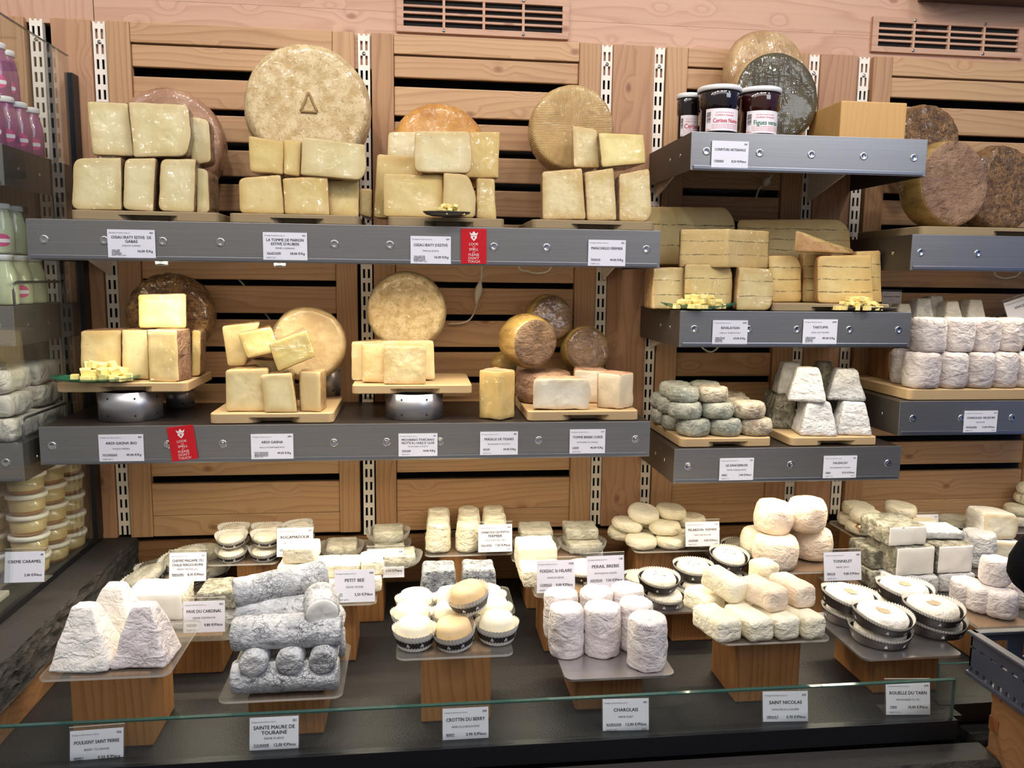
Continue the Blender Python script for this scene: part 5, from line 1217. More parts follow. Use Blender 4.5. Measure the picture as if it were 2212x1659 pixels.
# ================================================================ CABLES
def cable(pts, label, switch=None, up=None):
    P = [W(x,y,Y) for x,y,Y in pts]; Q = []
    if up: P = [Vector((P[0].x, P[0].y, up))]+P+[Vector((P[-1].x, P[-1].y, up))]
    for i in range(len(P)-1):
        for k in range(6):
            t = k/6; a, b_, c, d = P[max(i-1,0)], P[i], P[i+1], P[min(i+2,len(P)-1)]
            Q.append(.5*((2*b_)+(c-a)*t+(2*a-5*b_+4*c-d)*t*t+(3*b_-a-3*c+d)*t**3))
    Q.append(P[-1]); t = thing('power_cord', P[0], label, 'cord', 'white power cords')
    MB().tube(Q, .0022).build('cord', 'cable_white', t, True)
    if switch:
        a, b_ = W(*switch[0]), W(*switch[1]); d = b_-a
        MB().tube([a, a+d*.15, a+d*.35, a+d*.6, a+d*.85, b_], [.003,.0055,.0095,.0095,.0055,.003], 12).build('inline_switch', 'cable_white', t, True)
cable([(1041,575,-.05),(1040,600,-.03),(1035,630,-.02),(1028,665,-.02),(1015,690,-.02),(995,698,-.02),(970,699,-.015)],'white cord with an inline switch hanging below the upper shelf',((1038,606,-.03),(1028,656,-.02)))
cable([(1120,575,-.06),(1140,586,-.05),(1165,590,-.05),(1190,577,-.06)],'short white cord loop under the upper shelf near its right end',up=S1-.005)
cable([(1668,378,-.06),(1655,398,-.03),(1640,408,-.02),(1632,432,.0)],'white cord under the jam shelf',((1662,383,-.05),(1650,403,-.03)))
cable([(1513,738,-.06),(1525,757,-.05),(1542,758,-.05),(1554,738,-.06)],'short white cord loop under the truffle shelf',up=S4-.005)
cable([(2148,585,-.06),(2158,598,-.05),(2180,600,-.05),(2205,586,-.06)],'white cord loop under the right edge shelf',up=S6-.005)
cable([(516,604,.03),(530,620,.03),(560,660,.03),(590,700,.03)],'white cord seen through the slat gaps left of centre')

# ================================================================ LEFT BAY BEHIND THE GLASS
def bottle(x0, x1, yt, Y, zb, h, mat, label, group, lid=True, lab=True, X_=None):
    c = W((x0+x1)/2, yt, Y); r = abs(W(x1,yt,Y).x-W(x0,yt,Y).x)/2; xx = X_ if X_ is not None else c.x
    t = thing('yoghurt_bottle', (xx,Y,zb), label, 'bottle', group)
    MB().lathe([(0,0),(r*.9,0),(r,.004),(r,h*.45),(r*.92,h*.62),(r*.74,h*.78),(r*.66,h*.86),(r*.70,h*.89)], (xx,Y,zb), 32).build('bottle_body', mat, t, True)
    MB().lathe([(r*.73,0),(r*.77,.001),(r*.77,h*.09),(r*.72,h*.11),(0,h*.11)], (xx,Y,zb+h*.88), 28).build('lid', 'jar_lid_white', t, True)
    if lab:
        R0 = r*1.012; m = MB(); n = 16; cz = h*.26; v = []
        for i in range(n+1):
            tt = -1+2*i/n; a = -1.05+.62*tt; hh = h*.125*math.sqrt(max(0, 1-tt*tt))
            for q in (-1,-.36,.22,1): zz = max(-hh, min(hh, q*h*.125 if abs(q) < 1 else q*hh)); v.append((xx+R0*math.cos(a), Y+R0*math.sin(a), zb+cz+zz))
        m.add(v, [(4*i+k,4*i+4+k,4*i+5+k,4*i+1+k) for i in range(n) for k in range(3)], [1 if k == 1 else 0 for i in range(n) for k in range(3)])
        m.build('oval_label', ['pink_label','card_paper'], t)
g = 'purple yoghurt bottles behind the glass'
ZA = 1.7905
for (X_, Y_, lv, l) in [(-.815,-.108,0,'nearest the wall, lower row'),(-.815,-.162,0,'second from the wall, lower row'),(-.815,-.216,0,'third from the wall, lower row'),(-.815,-.270,0,'front right corner, lower row'),(-.868,-.108,0,'inner row by the wall'),(-.868,-.162,0,'inner row, second'),(-.832,-.200,1,'standing on top at the front'),(-.842,-.142,1,'standing on top at the back')]:
    bottle(30,82,235,Y_,ZA+.1065*lv,.105,'yoghurt_purple','purple bottle on the top left shelf, '+l,g,X_=X_)
g = 'pale yoghurt bottles behind the glass'; ZB = 1.4835
for i, (xx, Y_, lv) in enumerate([(-.812,-.27,0),(-.812,-.21,0),(-.812,-.15,0),(-.872,-.275,0),(-.872,-.21,0),(-.93,-.27,0),(-.830,-.235,1),(-.888,-.235,1),(-.835,-.17,1)]):
    bottle(0,56,560,Y_,ZB+.102*lv,.10,'yoghurt_pale',['pale bottle at the front right corner of the wire rail','pale bottle in the middle beside the wire rail','pale bottle at the back beside the wire rail','pale bottle one step left of the front corner','pale bottle one step left in the second row','pale bottle at the left picture edge, lower layer','upper pale bottle next to the long shelf end','upper pale bottle at the left picture edge','upper pale bottle in the second row'][i],g,X_=xx,lab=i in (1,6,3))
g = 'paper-wrapped parcels behind the glass'; ZC = 1.2125
k = 0
for lv, rows in enumerate(((-.255,-.125),(-.252,-.12),(-.248,-.115))):
    for j, Y_ in enumerate(rows):
        xx = -.885-.004*lv; foot = [(xx-.085,Y_-.055,.012),(xx+.088,Y_-.055,.012),(xx+.088,Y_+.058,.012),(xx-.085,Y_+.058,.012)]
        o = prism(foot, ZC+.048*lv, ZC+.048*lv+.0445, ['wrapping_paper'], 'white paper-wrapped parcel, '+['bottom','middle','top'][lv]+' layer, '+['front','back'][j], 'wrapped_parcel', g, r=.01, edge=.010, amp=.004, freq=22, cat='parcel')
g = 'caramel cream tubs behind the glass'; ZD = ZL+.0005
def tub(xx, Y_, lv, label, r=.038, top='tub_lid'):
    h = .042; z = ZD+.0445*lv; t = thing('dessert_tub', (xx,Y_,z), label, 'tub', g)
    MB().lathe([(0,0),(r*.80,0),(r*.86,.004),(r*.88,.008)], (xx,Y_,z), 32).build('caramel_base', 'caramel', t, True)
    MB().lathe([(r*.88,.008),(r*.95,h*.85),(0,h*.85)], (xx,Y_,z), 32).build('cup', 'caramel_cream', t, True)
    MB().lathe([(r*.96,-.001),(r*1.04,0),(r*1.04,.0075),(r*.99,.0085),(r*.85,.0078),(0,.0078)], (xx,Y_,z+h*.82), 36).build('lid', top, t, True)
    MB().lathe([(r*.72,.0081),(0,.0081)], (xx,Y_,z+h*.82), 24).build('lid_print', 'lid_print' if lv != 9 else 'lemon_yellow', t)
for (xx, Y_, n_, l) in [(-.815,-.235,5,'front column'),(-.808,-.155,5,'second column back'),(-.802,-.078,5,'third column back, by the wall')]:
    for lv in range(n_): tub(xx, Y_, lv, 'caramel cream tub in the '+l+' beside the glass, '+['lowest','second','third','fourth','topmost'][lv])
for lv in range(4): tub(-.900, -.225, lv, 'caramel cream tub in the column further left, '+['lowest','second','third','topmost'][lv])
tub(-.895, -.315, 0, 'tub with a yellow lid centre at the left picture edge', top='tub_lid')

# ================================================================ COUNTER: FRONT ROW
g = 'tall white pyramids on the front left tray'
pyr(100,240,1455,ZH+.0005,1300,'pyramid_rind','tall white pyramid at the front left, yellowish lower edge',top=.33,yaw=-4,group=g,amp=.0028,freq=32,dep=.082)
pyr(236,364,1447,ZH+.0005,1298,'lilac_white_rind','tall white pyramid at the front right of its tray, whitest face',top=.36,yaw=-4,group=g,amp=.0028,freq=32,dep=.082)
pyr(170,300,1385,ZH+.0005,1258,'pyramid_rind','tall cream pyramid standing behind the two front ones',top=.33,yaw=-6,group=g,amp=.0028,freq=32,dep=.08)
g = 'ash-covered goat cheese logs'; ZG = ZM-.0015; rl = .0275
a, b_ = W(503,1480,-.675), W(733,1470,-.675)
log((a.x,-.676,ZG+rl),(b_.x,-.676,ZG+rl),rl,'ash_log_rind','bottom front ash log lying crosswise, greyest','ash_rind',group=g)
log((a.x+.004,-.560,ZG+rl),(b_.x,-.556,ZG+rl),rl,'ash_log_rind','bottom ash log lying crosswise at the back of the tray','ash_rind',group=g)
z2 = .913
for i, (px, mt) in enumerate(((549,'silver_grey_rind'),(627,'ash_rind'),(698,'ash_rind'))):
    x = W(px,1437,-.69).x; log((x,-.705,z2),(x+.004,-.545,z2+.018),.0228,'ash_log_rind','end-on ash log in the second layer, '+['left, pinkish end','middle','right, end with a dark spot'][i],mt,group=g)
z3 = .952
log((W(503,1370,-.66).x,-.664,z3),(W(739,1355,-.66).x,-.662,z3+.002),rl*1.04,'ash_log_rind','crosswise ash log in the third layer with yellow patches','ash_rind',group=g)
log((W(520,1330,-.58).x,-.600,z3+.010),(W(735,1330,-.58).x,-.600,z3+.012),rl,'ash_log_rind','smooth grey log behind the third layer log','ash_rind',group=g)
z4 = .992
log((W(497,1300,-.63).x,-.600,z4+.004),(W(705,1262,-.59).x,-.568,z4+.024),rl*.98,'ash_log_rind','topmost ash log tilted up to the right','ash_rind',group=g)
log((W(699,1322,-.66).x,-.680,z4-.004),(W(695,1300,-.60).x,-.618,z4+.004),rl*1.05,'ash_log_rind','end-on ash log at the top right, white end with a black hole','goat_paste',group=g)
# crottins
g = 'small round cheeses in white paper cases'
def cased(xc, yb, zb, r, h, ch, mat, label, group, dark=False, tilt=None, lift=.0, edge=.010, Y=None, X=None, flare=1.32, leafy=False, oval=1.0, amp=.0008, taper=0, teeth=40, hole=None, name='goat_cheese_puck', mark=None):
    if Y is None: p = H(xc, yb, zb); Yc = p.y+r; x = W(xc, yb-20, Yc).x
    else: Yc = Y; x = W(xc, yb, Yc).x if X is None else X
    M = Matrix.Translation((x, Yc, zb))
    if tilt: M = M @ Matrix.Rotation(R(tilt[0]),4,'X') @ Matrix.Rotation(R(tilt[1]),4,'Y')
    poly = [Vector((r*oval*math.cos(2*math.pi*i/56), r*math.sin(2*math.pi*i/56))) for i in range(56)]
    v, f = solid(poly, .0012, h, min(edge,h*.42), .005, bulge=.002, scale=(lambda t: 1-taper*t) if taper else None)
    if hole:
        rh = hole; v = [Vector((p.x,p.y,p.z-(.004*max(0,1-(math.hypot(p.x,p.y)/rh)**2) if p.z > h*.5 else 0))) for p in v]
    v = [M @ p for p in v]; f = orient(f, v)
    o = cheese_obj(name, v, f, [mat], label, 'cheese', group, None, amp, 45)
    if hole:
        m = MB(); n = 24; rs = random.Random(int(xc)); hv = [(0,0,h-.0032)]+[(hole*(.85+.3*rs.random())*math.cos(6.2832*i/n), hole*(.85+.3*rs.random())*math.sin(6.2832*i/n), h-.0005) for i in range(n)]
        m.add([M @ Vector(p) for p in hv], [(0,1+i,1+(i+1)%n) for i in range(n)]); m.build('centre_dimple', 'dimple_rind', o, True)
    if mark:
        m = MB(); rs = random.Random(int(xc))
        for i in range(5):
            a = i*1.256+.3; P = [M @ Vector((r*(.10+.09*k)*math.cos(a+.12*k), r*(.10+.09*k)*math.sin(a+.12*k), h+.0004)) for k in range(4)]; m.tube(P, .0004, 4)
            a2 = a+.35; P = [M @ Vector((r*.28*math.cos(a2), r*.28*math.sin(a2), h+.0004)), M @ Vector((r*.42*math.cos(a2+.2), r*.42*math.sin(a2+.2), h+.0004))]; m.tube(P, .0004, 4)
        m.build('flower_mark', 'print_grey', o)
    case(o, x, Yc, zb, r, ch, M, dark, teeth, flare, lift, leafy, oval)
    return o
Zc = ZH+.0005; rC = .0305; hC = .047; cC = .031
for (xc, Y_, mt, l) in [(896,-.642,'fresh_cream_rind','front left'),(984,-.648,'aged_tan_rind','front middle, tan'),(1073,-.632,'fresh_cream_rind','front right'),
    (890,-.575,'fresh_cream_rind','middle row left'),(975,-.578,'fresh_cream_rind','middle row centre'),(1062,-.565,'fresh_cream_rind','middle row right'),
    (898,-.512,'fresh_cream_rind','back row left'),(977,-.510,'fresh_cream_rind','back row centre'),(1050,-.505,'fresh_cream_rind','back row right')]:
    cased(xc, 1400, Zc, rC, hC, cC, mt, 'small smooth cheese in a white zigzag-banded case, '+l, g, Y=Y_, X=W(xc,1385 if Y_ < -.6 else 1330,Y_).x, edge=.0095, flare=1.30, lift=.002, tilt=(3,-7) if 'middle, tan' in l else None)
cased(1017, 1340, ZH+.053, rC, hC*.92, cC, 'aged_tan_rind', 'tan cheese in a tilted white case on top of the others', g, Y=-.610, X=W(1017,1350,-.61).x, tilt=(8,-14), edge=.0095, flare=1.32)
# charolais
g = 'mottled white drums on the steel tray'; Zs = ZM-.0035
for (a, b_, yb, yt, l) in [(1187,1259,1428,1320,'front left'),(1262,1338,1427,1312,'front middle'),(1357,1437,1456,1338,'frontmost at the right, purplish blotches'),
    (1176,1246,1391,1287,'back left with ragged top'),(1253,1321,1385,1289,'back middle'),(1319,1388,1377,1283,'back right'),(1336,1407,1415,1309,'second from the right with pink patches')]:
    drum(a,b_,yb,Zs,yt,'lilac_white_rind','tall mottled white drum on the steel tray, '+l,group=g,hgt=.0925,edge=.006,amp=.0022,freq=60)
# saint nicolas bricks
g = 'cream brick cheeses'; Zb = ZH-.0025
def brick(xc, yb, zb, w, h, L, yaw, label, pitch=0, Y=None, mat='cream_rind', roll=0):
    p = H(xc, yb, zb) if Y is None else W(xc, yb, Y); ca, sa = math.cos(R(yaw)), math.sin(R(yaw))
    v, f = solid(round_poly([(-w/2,0),(w/2,0),(w/2,h),(-w/2,h)], .011), 0, L, .008, .006)
    M = Matrix.Translation((p.x,p.y,zb)) @ Matrix.Rotation(R(yaw),4,'Z') @ Matrix.Rotation(R(pitch),4,'X') @ Matrix.Rotation(R(roll),4,'Y')
    vv = [M @ Vector((q.x, q.z, q.y)) for q in v]; f = orient(f, vv)
    return cheese_obj('goat_cheese_brick', vv, f, [mat], label, 'cheese', g, None, .0018, 45)
hb = .043
for (xc, yb, l) in [(1578,1390,'front left end of the bottom row'),(1648,1388,'second in the bottom row'),(1707,1385,'third in the bottom row'),(1764,1383,'right end of the bottom row')]:
    brick(xc, yb, Zb, .046 if xc > 1700 else .052, hb, .088, 14, 'cream brick cheese, '+l)
brick(1545,1338,Zb,.050,hb,.075,16,'cream brick cheese behind at the left edge of its tray')
brick(1610,1315,Zb,.048,hb,.07,10,'cream brick cheese hidden in the back row, left')
brick(1690,1315,Zb,.048,hb,.07,10,'cream brick cheese in the back row, right')
brick(1684,1345,Zb+hb,.046,hb,.090,22,'cream brick cheese on the top layer, pinkish middle one',Y=-.655,mat='peach_white_rind')
brick(1742,1340,Zb+hb,.044,hb,.085,16,'cream brick cheese on the top layer, pinkish right one',Y=-.645,mat='peach_white_rind')
brick(1598,1303,Zb+hb,.044,hb*.95,.085,26,'cream brick cheese on the top layer, left and sloping up',Y=-.610,pitch=8)
brick(1665,1290,Zb+hb,.044,hb,.05,16,'cream brick cheese at the back of the top layer',Y=-.53)
# rouelle du tarn
g = 'ring-shaped cheeses in dark paper cases'; Zr = ZM+.0035; rR = .050; hR = .030
for (xc, yb, Y_, lv, tl, l) in [(1897,1410,-.595,0,(0,0),'front left, lower of two'),(1900,1370,-.600,1,(6,5),'front left, upper of two'),(2015,1405,-.565,0,(0,0),'front right, lower of two'),
    (2011,1345,-.575,1,(4,2),'front right, upper of two'),(1836,1360,-.500,0,(0,0),'back left, lower of two'),(1832,1310,-.505,1,(4,5),'back left, upper of two'),(1948,1310,-.470,0,(0,0),'back right, lower of two'),(1950,1295,-.475,1,(3,3),'back right, upper of two')]:
    z = Zr+(.0005 if lv == 0 else .034)
    cased(xc, yb, z, rR*(1.0 if lv == 0 else .98)*.97, hR, .025, 'white_rind' if lv else 'white_rind', 'ring-shaped white cheese with a dimple in a dark case, '+l, g, dark=True, Y=Y_, X=W(xc,yb,Y_).x, flare=1.20, tilt=tl, lift=.004, teeth=64, hole=.013, edge=.009, amp=.0016)

# ================================================================ COUNTER: MIDDLE ROWS
g = 'pale slabs of the paving-stone goat cheese'; Zp = ZM+.0035
def blk(x0, x1, Y_, dep, z0, z1, mats, label, paste=(), grp=None, yaw=0, amp=.002, name='goat_cheese_slab', r=.006, edge=.004, top=1.0, pitch=0):
    cx, cy = (x0+x1)/2, Y_+dep/2; ca, sa = math.cos(R(yaw)), math.sin(R(yaw)); w = x1-x0
    foot = [(cx+a*ca-b*sa, cy+a*sa+b*ca) for a, b in ((-w/2,-dep/2),(w/2,-dep/2),(w/2,dep/2),(-w/2,dep/2))]
    xf = None
    if pitch: c = Vector((cx,Y_,z0)); xf = Matrix.Translation(c) @ Matrix.Rotation(R(pitch),4,'X') @ Matrix.Translation(-c)
    return prism(foot, z0, z1, mats, label, name, grp, r=r, edge=edge, amp=amp, paste=paste, scale=(lambda t: 1-(1-top)*t) if top != 1 else None, s=.006, xf=xf)
b_ = bx(272,402,1340,-.43)
blk(b_[0]+.012,b_[1],-.430,.09,Zp,Zp+.019,['silver_grey_rind'],'grey rinded slab at the bottom under the white cut face',grp=g,name='goat_cheese_slab')
blk(b_[0],b_[1]-.004,-.432,.085,Zp+.0195,Zp+.076,['goat_paste','brie_white_rind'],'slab with a large smooth white cut face behind the white pyramids',paste=[(0,-1,0)],grp=g)
b_ = bx(425,510,1300,-.42)
blk(b_[0],b_[1],-.415,.08,Zp,Zp+.034,['silver_grey_rind'],'lower wrinkled grey slab left of the ash logs',grp=g); blk(b_[0],b_[1],-.420,.085,Zp+.0345,Zp+.070,['moss_rind'],'upper wrinkled grey-white slab left of the ash logs',grp=g)
g = 'bright yellow slabs behind the ash logs'; Zy = ZH+.004
n_ = 0
for (a, c, Y_, dep, z0, z1, l) in [(598,668,-.425,.07,0,.030,'bottom left'),(668,735,-.420,.07,0,.030,'bottom middle'),(735,822,-.410,.07,0,.030,'bottom right, yellow drip'),
    (600,665,-.405,.065,.0305,.060,'second layer left'),(675,735,-.400,.065,.0305,.058,'second layer middle'),(728,778,-.395,.065,.0305,.056,'second layer right of middle'),(778,826,-.390,.065,.0305,.060,'second layer far right'),(612,684,-.395,.065,.0605,.094,'topmost left')]:
    q = bx(a, c, 1260, Y_); blk(q[0],q[1],Y_,dep,Zy+z0,Zy+z1,['cream_rind'],'bright yellow-white square slab, '+l,grp=g,yaw=-4 if n_%2 else 5,amp=.002); n_ += 1
g = 'ash-dusted cut pyramids'
for i, (a, c) in enumerate(((905,992),(995,1078))):
    q = bx(a, c, 1278, -.385); blk(q[0],q[1],-.385,.080,ZM+.0005,ZM+.088,['dark_ash_rind'],'ash-dusted low pyramid with a white flat top, '+['left','right'][i],grp=g,top=.80,name='goat_cheese_pyramid',amp=.0022)
g = 'cream slabs behind the two front cards'; Zf = ZH+.0005
q = bx(1130,1215,1240,-.40); blk(q[0],q[1],-.400,.085,Zf,Zf+.036,['cream_rind'],'cream slab behind the FOISSAC card, lower',grp=g)
q = bx(1128,1213,1215,-.38); blk(q[0],q[1],-.330,.085,Zf,Zf+.062,['cream_rind'],'cream slab with ridged top behind the FOISSAC card, upper',grp=g)
q = bx(1215,1262,1240,-.35); cased(1255,1240,Zf,.042,.028,.018,'cream_rind','cream round in a dark case between the FOISSAC and PERAIL cards',g,dark=True,Y=-.34,X=W(1262,1235,-.34).x,flare=1.2)
g = 'tall drums with a pale yellow crinkled rind'; Zd = ZH+.0075
for i, (a, c, Y_, l) in enumerate([(919,974,-.165,'left, front'),(983,1038,-.165,'centre, front'),(1042,1096,-.165,'right, front'),(923,972,-.105,'left, second row'),(989,1035,-.105,'centre, second row'),(1043,1094,-.105,'right, second row'),(924,970,-.050,'left, back row'),(990,1035,-.050,'centre, back row'),(1043,1088,-.050,'right, back row')]):
    x = W((a+c)/2,1160,Y_).x; r = .030; puck(x, Y_, Zd, r, .066, 'cream_rind', 'pale yellow crinkled drum against the wall, '+l, g, edge=.006, amp=.0022, name='goat_cheese_drum', taper=.16)
g = 'sage grey slabs in clear cases'; Zq = ZH-.0035
for i, (px, l) in enumerate(((1160,'left'),(1257,'right'))):
    x = W(px,1200,-.15).x
    o = blk(x-.040,x+.040,-.190,.085,Zq+.0005,Zq+.024,['sage_grey_rind'],'lower sage grey slab in a frilled clear case, '+l,grp=g,yaw=3,name='goat_cheese_slab'); case(o,x,-.147,Zq+.0004,.052,.016,None,False,40,1.12,.002,True)
    o = blk(x-.040,x+.038,-.165,.080,Zq+.0245,Zq+.050,['sage_grey_rind'],'upper sage grey slab with a mossy top, '+l,grp=g,yaw=-2)
g = 'grey squares in leafy clear cases'
for i, (px, Y_, lv, l) in enumerate(((738,-.12,0,'left of the pair'),(840,-.115,0,'right of the pair, lower'),(838,-.110,1,'right of the pair, upper'),(862,-.20,0,'behind the SAINT CLEMENT card'))):
    x = W(px,1190,Y_).x; z = ZH-.0075+.028*lv; o = blk(x-.034,x+.036,Y_-.035,.07,z+.001,z+.026,['sage_grey_rind'],'grey-green square cheese in a frilled clear case, '+l,grp=g,yaw=2); case(o,x,Y_,z+.0003,.046,.018,None,False,36,1.16,.003,True)
g = 'heap of cream pucks against the wall'; Ze = ZH+.0025
for i, (px, py, Y_, lv, tl, l) in enumerate([(1385,0,-.165,0,(0,3),'bottom front left'),(1450,0,-.168,0,(0,0),'bottom front middle'),(1510,0,-.160,0,(0,0),'bottom front right, behind the card'),(1345,0,-.10,0,(0,4),'bottom far left'),(1400,0,-.09,0,(0,0),'bottom back left'),(1465,0,-.085,0,(0,0),'bottom back middle'),(1520,0,-.085,0,(0,0),'bottom back right'),
    (1345+8,0,-.115,1,(0,8),'second layer left'),(1436,0,-.145,1,(0,0),'second layer front middle'),(1400,0,-.085,1,(0,0),'second layer back'),(1490,0,-.095,1,(0,0),'second layer right'),
    (1387,0,-.110,2,(14,4),'topmost left'),(1446,0,-.100,2,(4,5),'topmost right')]):
    puck(W(px,1150,Y_).x, Y_, Ze+.0265*lv+.0005, .0385, .0255, 'cream_rind', 'loose cream puck in the wall heap, '+l, g, edge=.009, amp=.002, tilt=tl)
g = 'round barrel cheeses'; Zt = ZH-.0035
for (a, c, yb, Y_, h, l) in [(1664,1750,1238,None,.066,'bottom front left'),(1748,1828,1242,-.255,.064,'bottom right behind the TONNELET card'),(1632,1690,1215,-.235,.062,'yellowish one at the bottom left back'),(1700,1760,1200,-.205,.06,'hidden bottom back one')]:
    drum(a,c,yb,Zt,0,'cream_rind' if 'yellowish' in l else 'peach_white_rind','round barrel cheese, '+l,Y=Y_,group=g,hgt=h+.006,edge=.012,amp=.0014,bulge=.0035)
drum(1659,1736,1165,Zt+.0725,0,'peach_white_rind','round barrel cheese on top at the left, tilted slightly',Y=-.275,group=g,hgt=.070,edge=.012,bulge=.0035,tilt=(3,5))
drum(1738,1815,1170,Zt+.0725,0,'peach_white_rind','round barrel cheese on top at the right, brightest',Y=-.270,group=g,hgt=.074,edge=.014,bulge=.0035,tilt=(2,-4))
g = 'flower-marked cheeses in dark cases'; Zw = ZM-.0015; rW = .039
for (xc, Y_, lv, tl, l) in [(1436,-.375,0,(2,0),'front left, lower of two'),(1420,-.365,1,(7,2),'front left, upper of two'),(1385,-.27,0,(0,0),'far left at the back'),(1510,-.335,0,(0,0),'front right, lower of two'),(1494,-.305,1,(5,0),'centre, upper'),(1568,-.28,0,(0,0),'right, lower of two'),(1568,-.265,1,(12,3),'right, upper of two behind the bricks')]:
    z = Zw+.0004+(.0365 if lv else 0)+(.01 if 'right, upper of two' in l else 0); cased(xc, 1300, z, rW*.96, .027, .023, 'brie_white_rind', 'flower-marked cheese in a dark banded case, '+l, g, dark=True, Y=Y_, X=W(xc,1290,Y_).x, flare=1.22, tilt=tl, lift=.002, teeth=52, amp=.001, mark=lv)
g = 'green-grey pucks in dark cases'
for (xc, Y_, lv, l) in [(1592,-.085,0,'left'),(1630,-.110,0,'in front'),(1640,-.09,1,'uppermost, partly behind the barrels'),(1660,-.05,0,'right')]:
    cased(xc, 1190, ZM+.0085+.029*lv, .034, .025, .019, 'sage_grey_rind', 'green-grey puck in a dark zigzag case, '+l, g, dark=True, Y=Y_, X=W(xc,1180,Y_).x, flare=1.2, tilt=(6,0), teeth=44)
g = 'small cream cheeses in black-banded cases'; Zv = ZH+.0005
for (xc, Y_, lv, tl, l) in [(500,-.165,0,(4,0),'front left, lower of two'),(501,-.155,1,(8,0),'front left, upper of two'),(507,-.095,1,(6,0),'back left, upper'),(505,-.095,0,(0,0),'back left, lower'),(572,-.165,0,(4,0),'front middle, lower of two'),(576,-.155,1,(6,3),'front middle, upper of two'),(578,-.095,1,(2,0),'back middle, upper'),(578,-.095,0,(0,0),'back middle, lower'),
    (648,-.15,0,(0,0),'right, lower'),(646,-.140,1,(8,-4),'right, upper'),(646,-.09,0,(0,0),'back right, lower'),(646,-.09,1,(12,-6),'back right, upper')]:
    cased(xc, 1190, Zv+.031*lv, .0285, .022, .021, 'brie_white_rind', 'small cream cheese in a black-banded case, '+l, g, Y=Y_, X=W(xc,1170,Y_).x, flare=1.28, tilt=tl, lift=.0035, edge=.007, amp=.001)
g = 'oval cheeses in cases at the left wall corner'; Zo = ZM+.0005
for (xc, Y_, z, tl, l) in [(315,-.190,0,(14,-22),'front left, tilted up'),(345,-.10,0,(4,-6),'back left'),(400,-.15,.028,(18,-14),'upper, tilted behind the card'),(395,-.16,0,(0,0),'lower behind the card'),(447,-.12,0,(4,0),'right'),(440,-.09,.03,(6,0),'upper right')]:
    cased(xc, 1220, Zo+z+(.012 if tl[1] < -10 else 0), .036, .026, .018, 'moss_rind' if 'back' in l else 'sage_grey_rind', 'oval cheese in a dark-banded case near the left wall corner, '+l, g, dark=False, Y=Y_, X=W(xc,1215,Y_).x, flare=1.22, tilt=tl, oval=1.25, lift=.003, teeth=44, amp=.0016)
g = 'cheeses resting on brown leaves'; Zm = ZH+.0185
for i, (xc, Y_, lv, l) in enumerate([(1862,-.150,0,'lower left front'),(1868,-.150,1,'upper left front'),(1842,-.085,0,'lower back left'),(1850,-.085,1,'upper back left'),(1945,-.09,0,'lower right'),(1940,-.095,1,'upper right'),(1985,-.13,0,'behind the card')]):
    o, M = puck(W(xc,1140,Y_).x, Y_, Zm+.0275*lv, .040, .026, 'cream_rind', 'cream disc cheese stacked with brown leaves, '+l, g, edge=.008, amp=.0022, tilt=(5,3) if lv else None)
    if i in (1,3,5):
        m = MB(); n = 9; x0 = o.location.x; z0 = Zm+.027; rs = random.Random(i)
        for a0 in (-2.3, -1.0):
            P = [];
            for k in range(n+1):
                t = k/n; w = .014*math.sin(math.pi*t)*(1+.25*math.sin(t*22)); P.append((.020+.036*t, w, -.010*t+.004*math.sin(t*5)))
            v = []
            for (u, w, z) in P:
                for s_ in (-1,0,1): v.append((x0+math.cos(a0)*u-math.sin(a0)*w*s_, Y_+math.sin(a0)*u+math.cos(a0)*w*s_, z0+z+(.003*abs(s_))))
            m.add(v, [(3*k+j,3*k+j+1,3*k+j+4,3*k+j+3) for k in range(n) for j in (0,1)])
        m.build('dry_leaf', 'dry_leaf', o)
g = 'white cut logs with a thick grey rind'; Zl = ZM+.0045
for (a, c, Y_, dep, z0, z1, ya, pst, l) in [(1932,2020,-.385,.11,.043,.107,-3,1,'left, large white cut face'),(2022,2104,-.380,.11,.043,.106,-3,1,'right, large white cut face'),(1912,1998,-.375,.11,.108,.152,-3,1,'top left, large white cut face'),
    (1998,2080,-.34,.08,.108,.126,8,0,'lying flat on top, grey white'),(1930,2035,-.395,.10,0,.042,4,0,'bottom left, unsliced and grey'),(2038,2112,-.385,.10,0,.042,4,0,'bottom right, unsliced and grey'),(1885,1918,-.35,.10,0,.040,0,0,'bottom far left, dark grey'),(1882,1912,-.34,.10,.041,.085,0,0,'middle far left, dark grey')]:
    q = bx(a, c, 1210, Y_); blk(q[0],q[1],Y_,dep,Zl+z0,Zl+z1,['goat_paste','moss_rind' if pst or 'dark' in l else 'silver_grey_rind'] if pst else ['moss_rind' if 'dark' in l else 'silver_grey_rind'],'cut goat cheese log, '+l,paste=[(0,-1,0),(.12,-.99,0),(-.12,-.99,0)] if pst else (),grp=g,yaw=-ya*.8,amp=.0022,name='goat_cheese_log')
g = 'pinkish white drums behind the blue crate'; Zx = ZM+.0015
for (a, c, Y_, lv, l) in [(2052,2120,-.44,0,'left back'),(2094,2152,-.475,0,'left front'),(2130,2200,-.505,0,'bottom right at the front'),(2180,2240,-.46,0,'cut by the picture edge'),(2110,2182,-.470,1,'on top with cracks')]:
    x = W((a+c)/2,1270,Y_).x; puck(x, Y_, Zx+.057*lv, .0305, .056, 'lilac_white_rind', 'pinkish white drum behind the blue crate, '+l, g, edge=.008, amp=.002, name='goat_cheese_drum')
g = 'cheeses at the far right of the counter'; Zz = ZM+.0005
puck(W(2107,1180,-.2).x, -.21, Zz, .038, .085, 'silver_grey_rind', 'grey-sided drum left of the cut rounds', g, edge=.008, amp=.002, name='goat_cheese_drum')
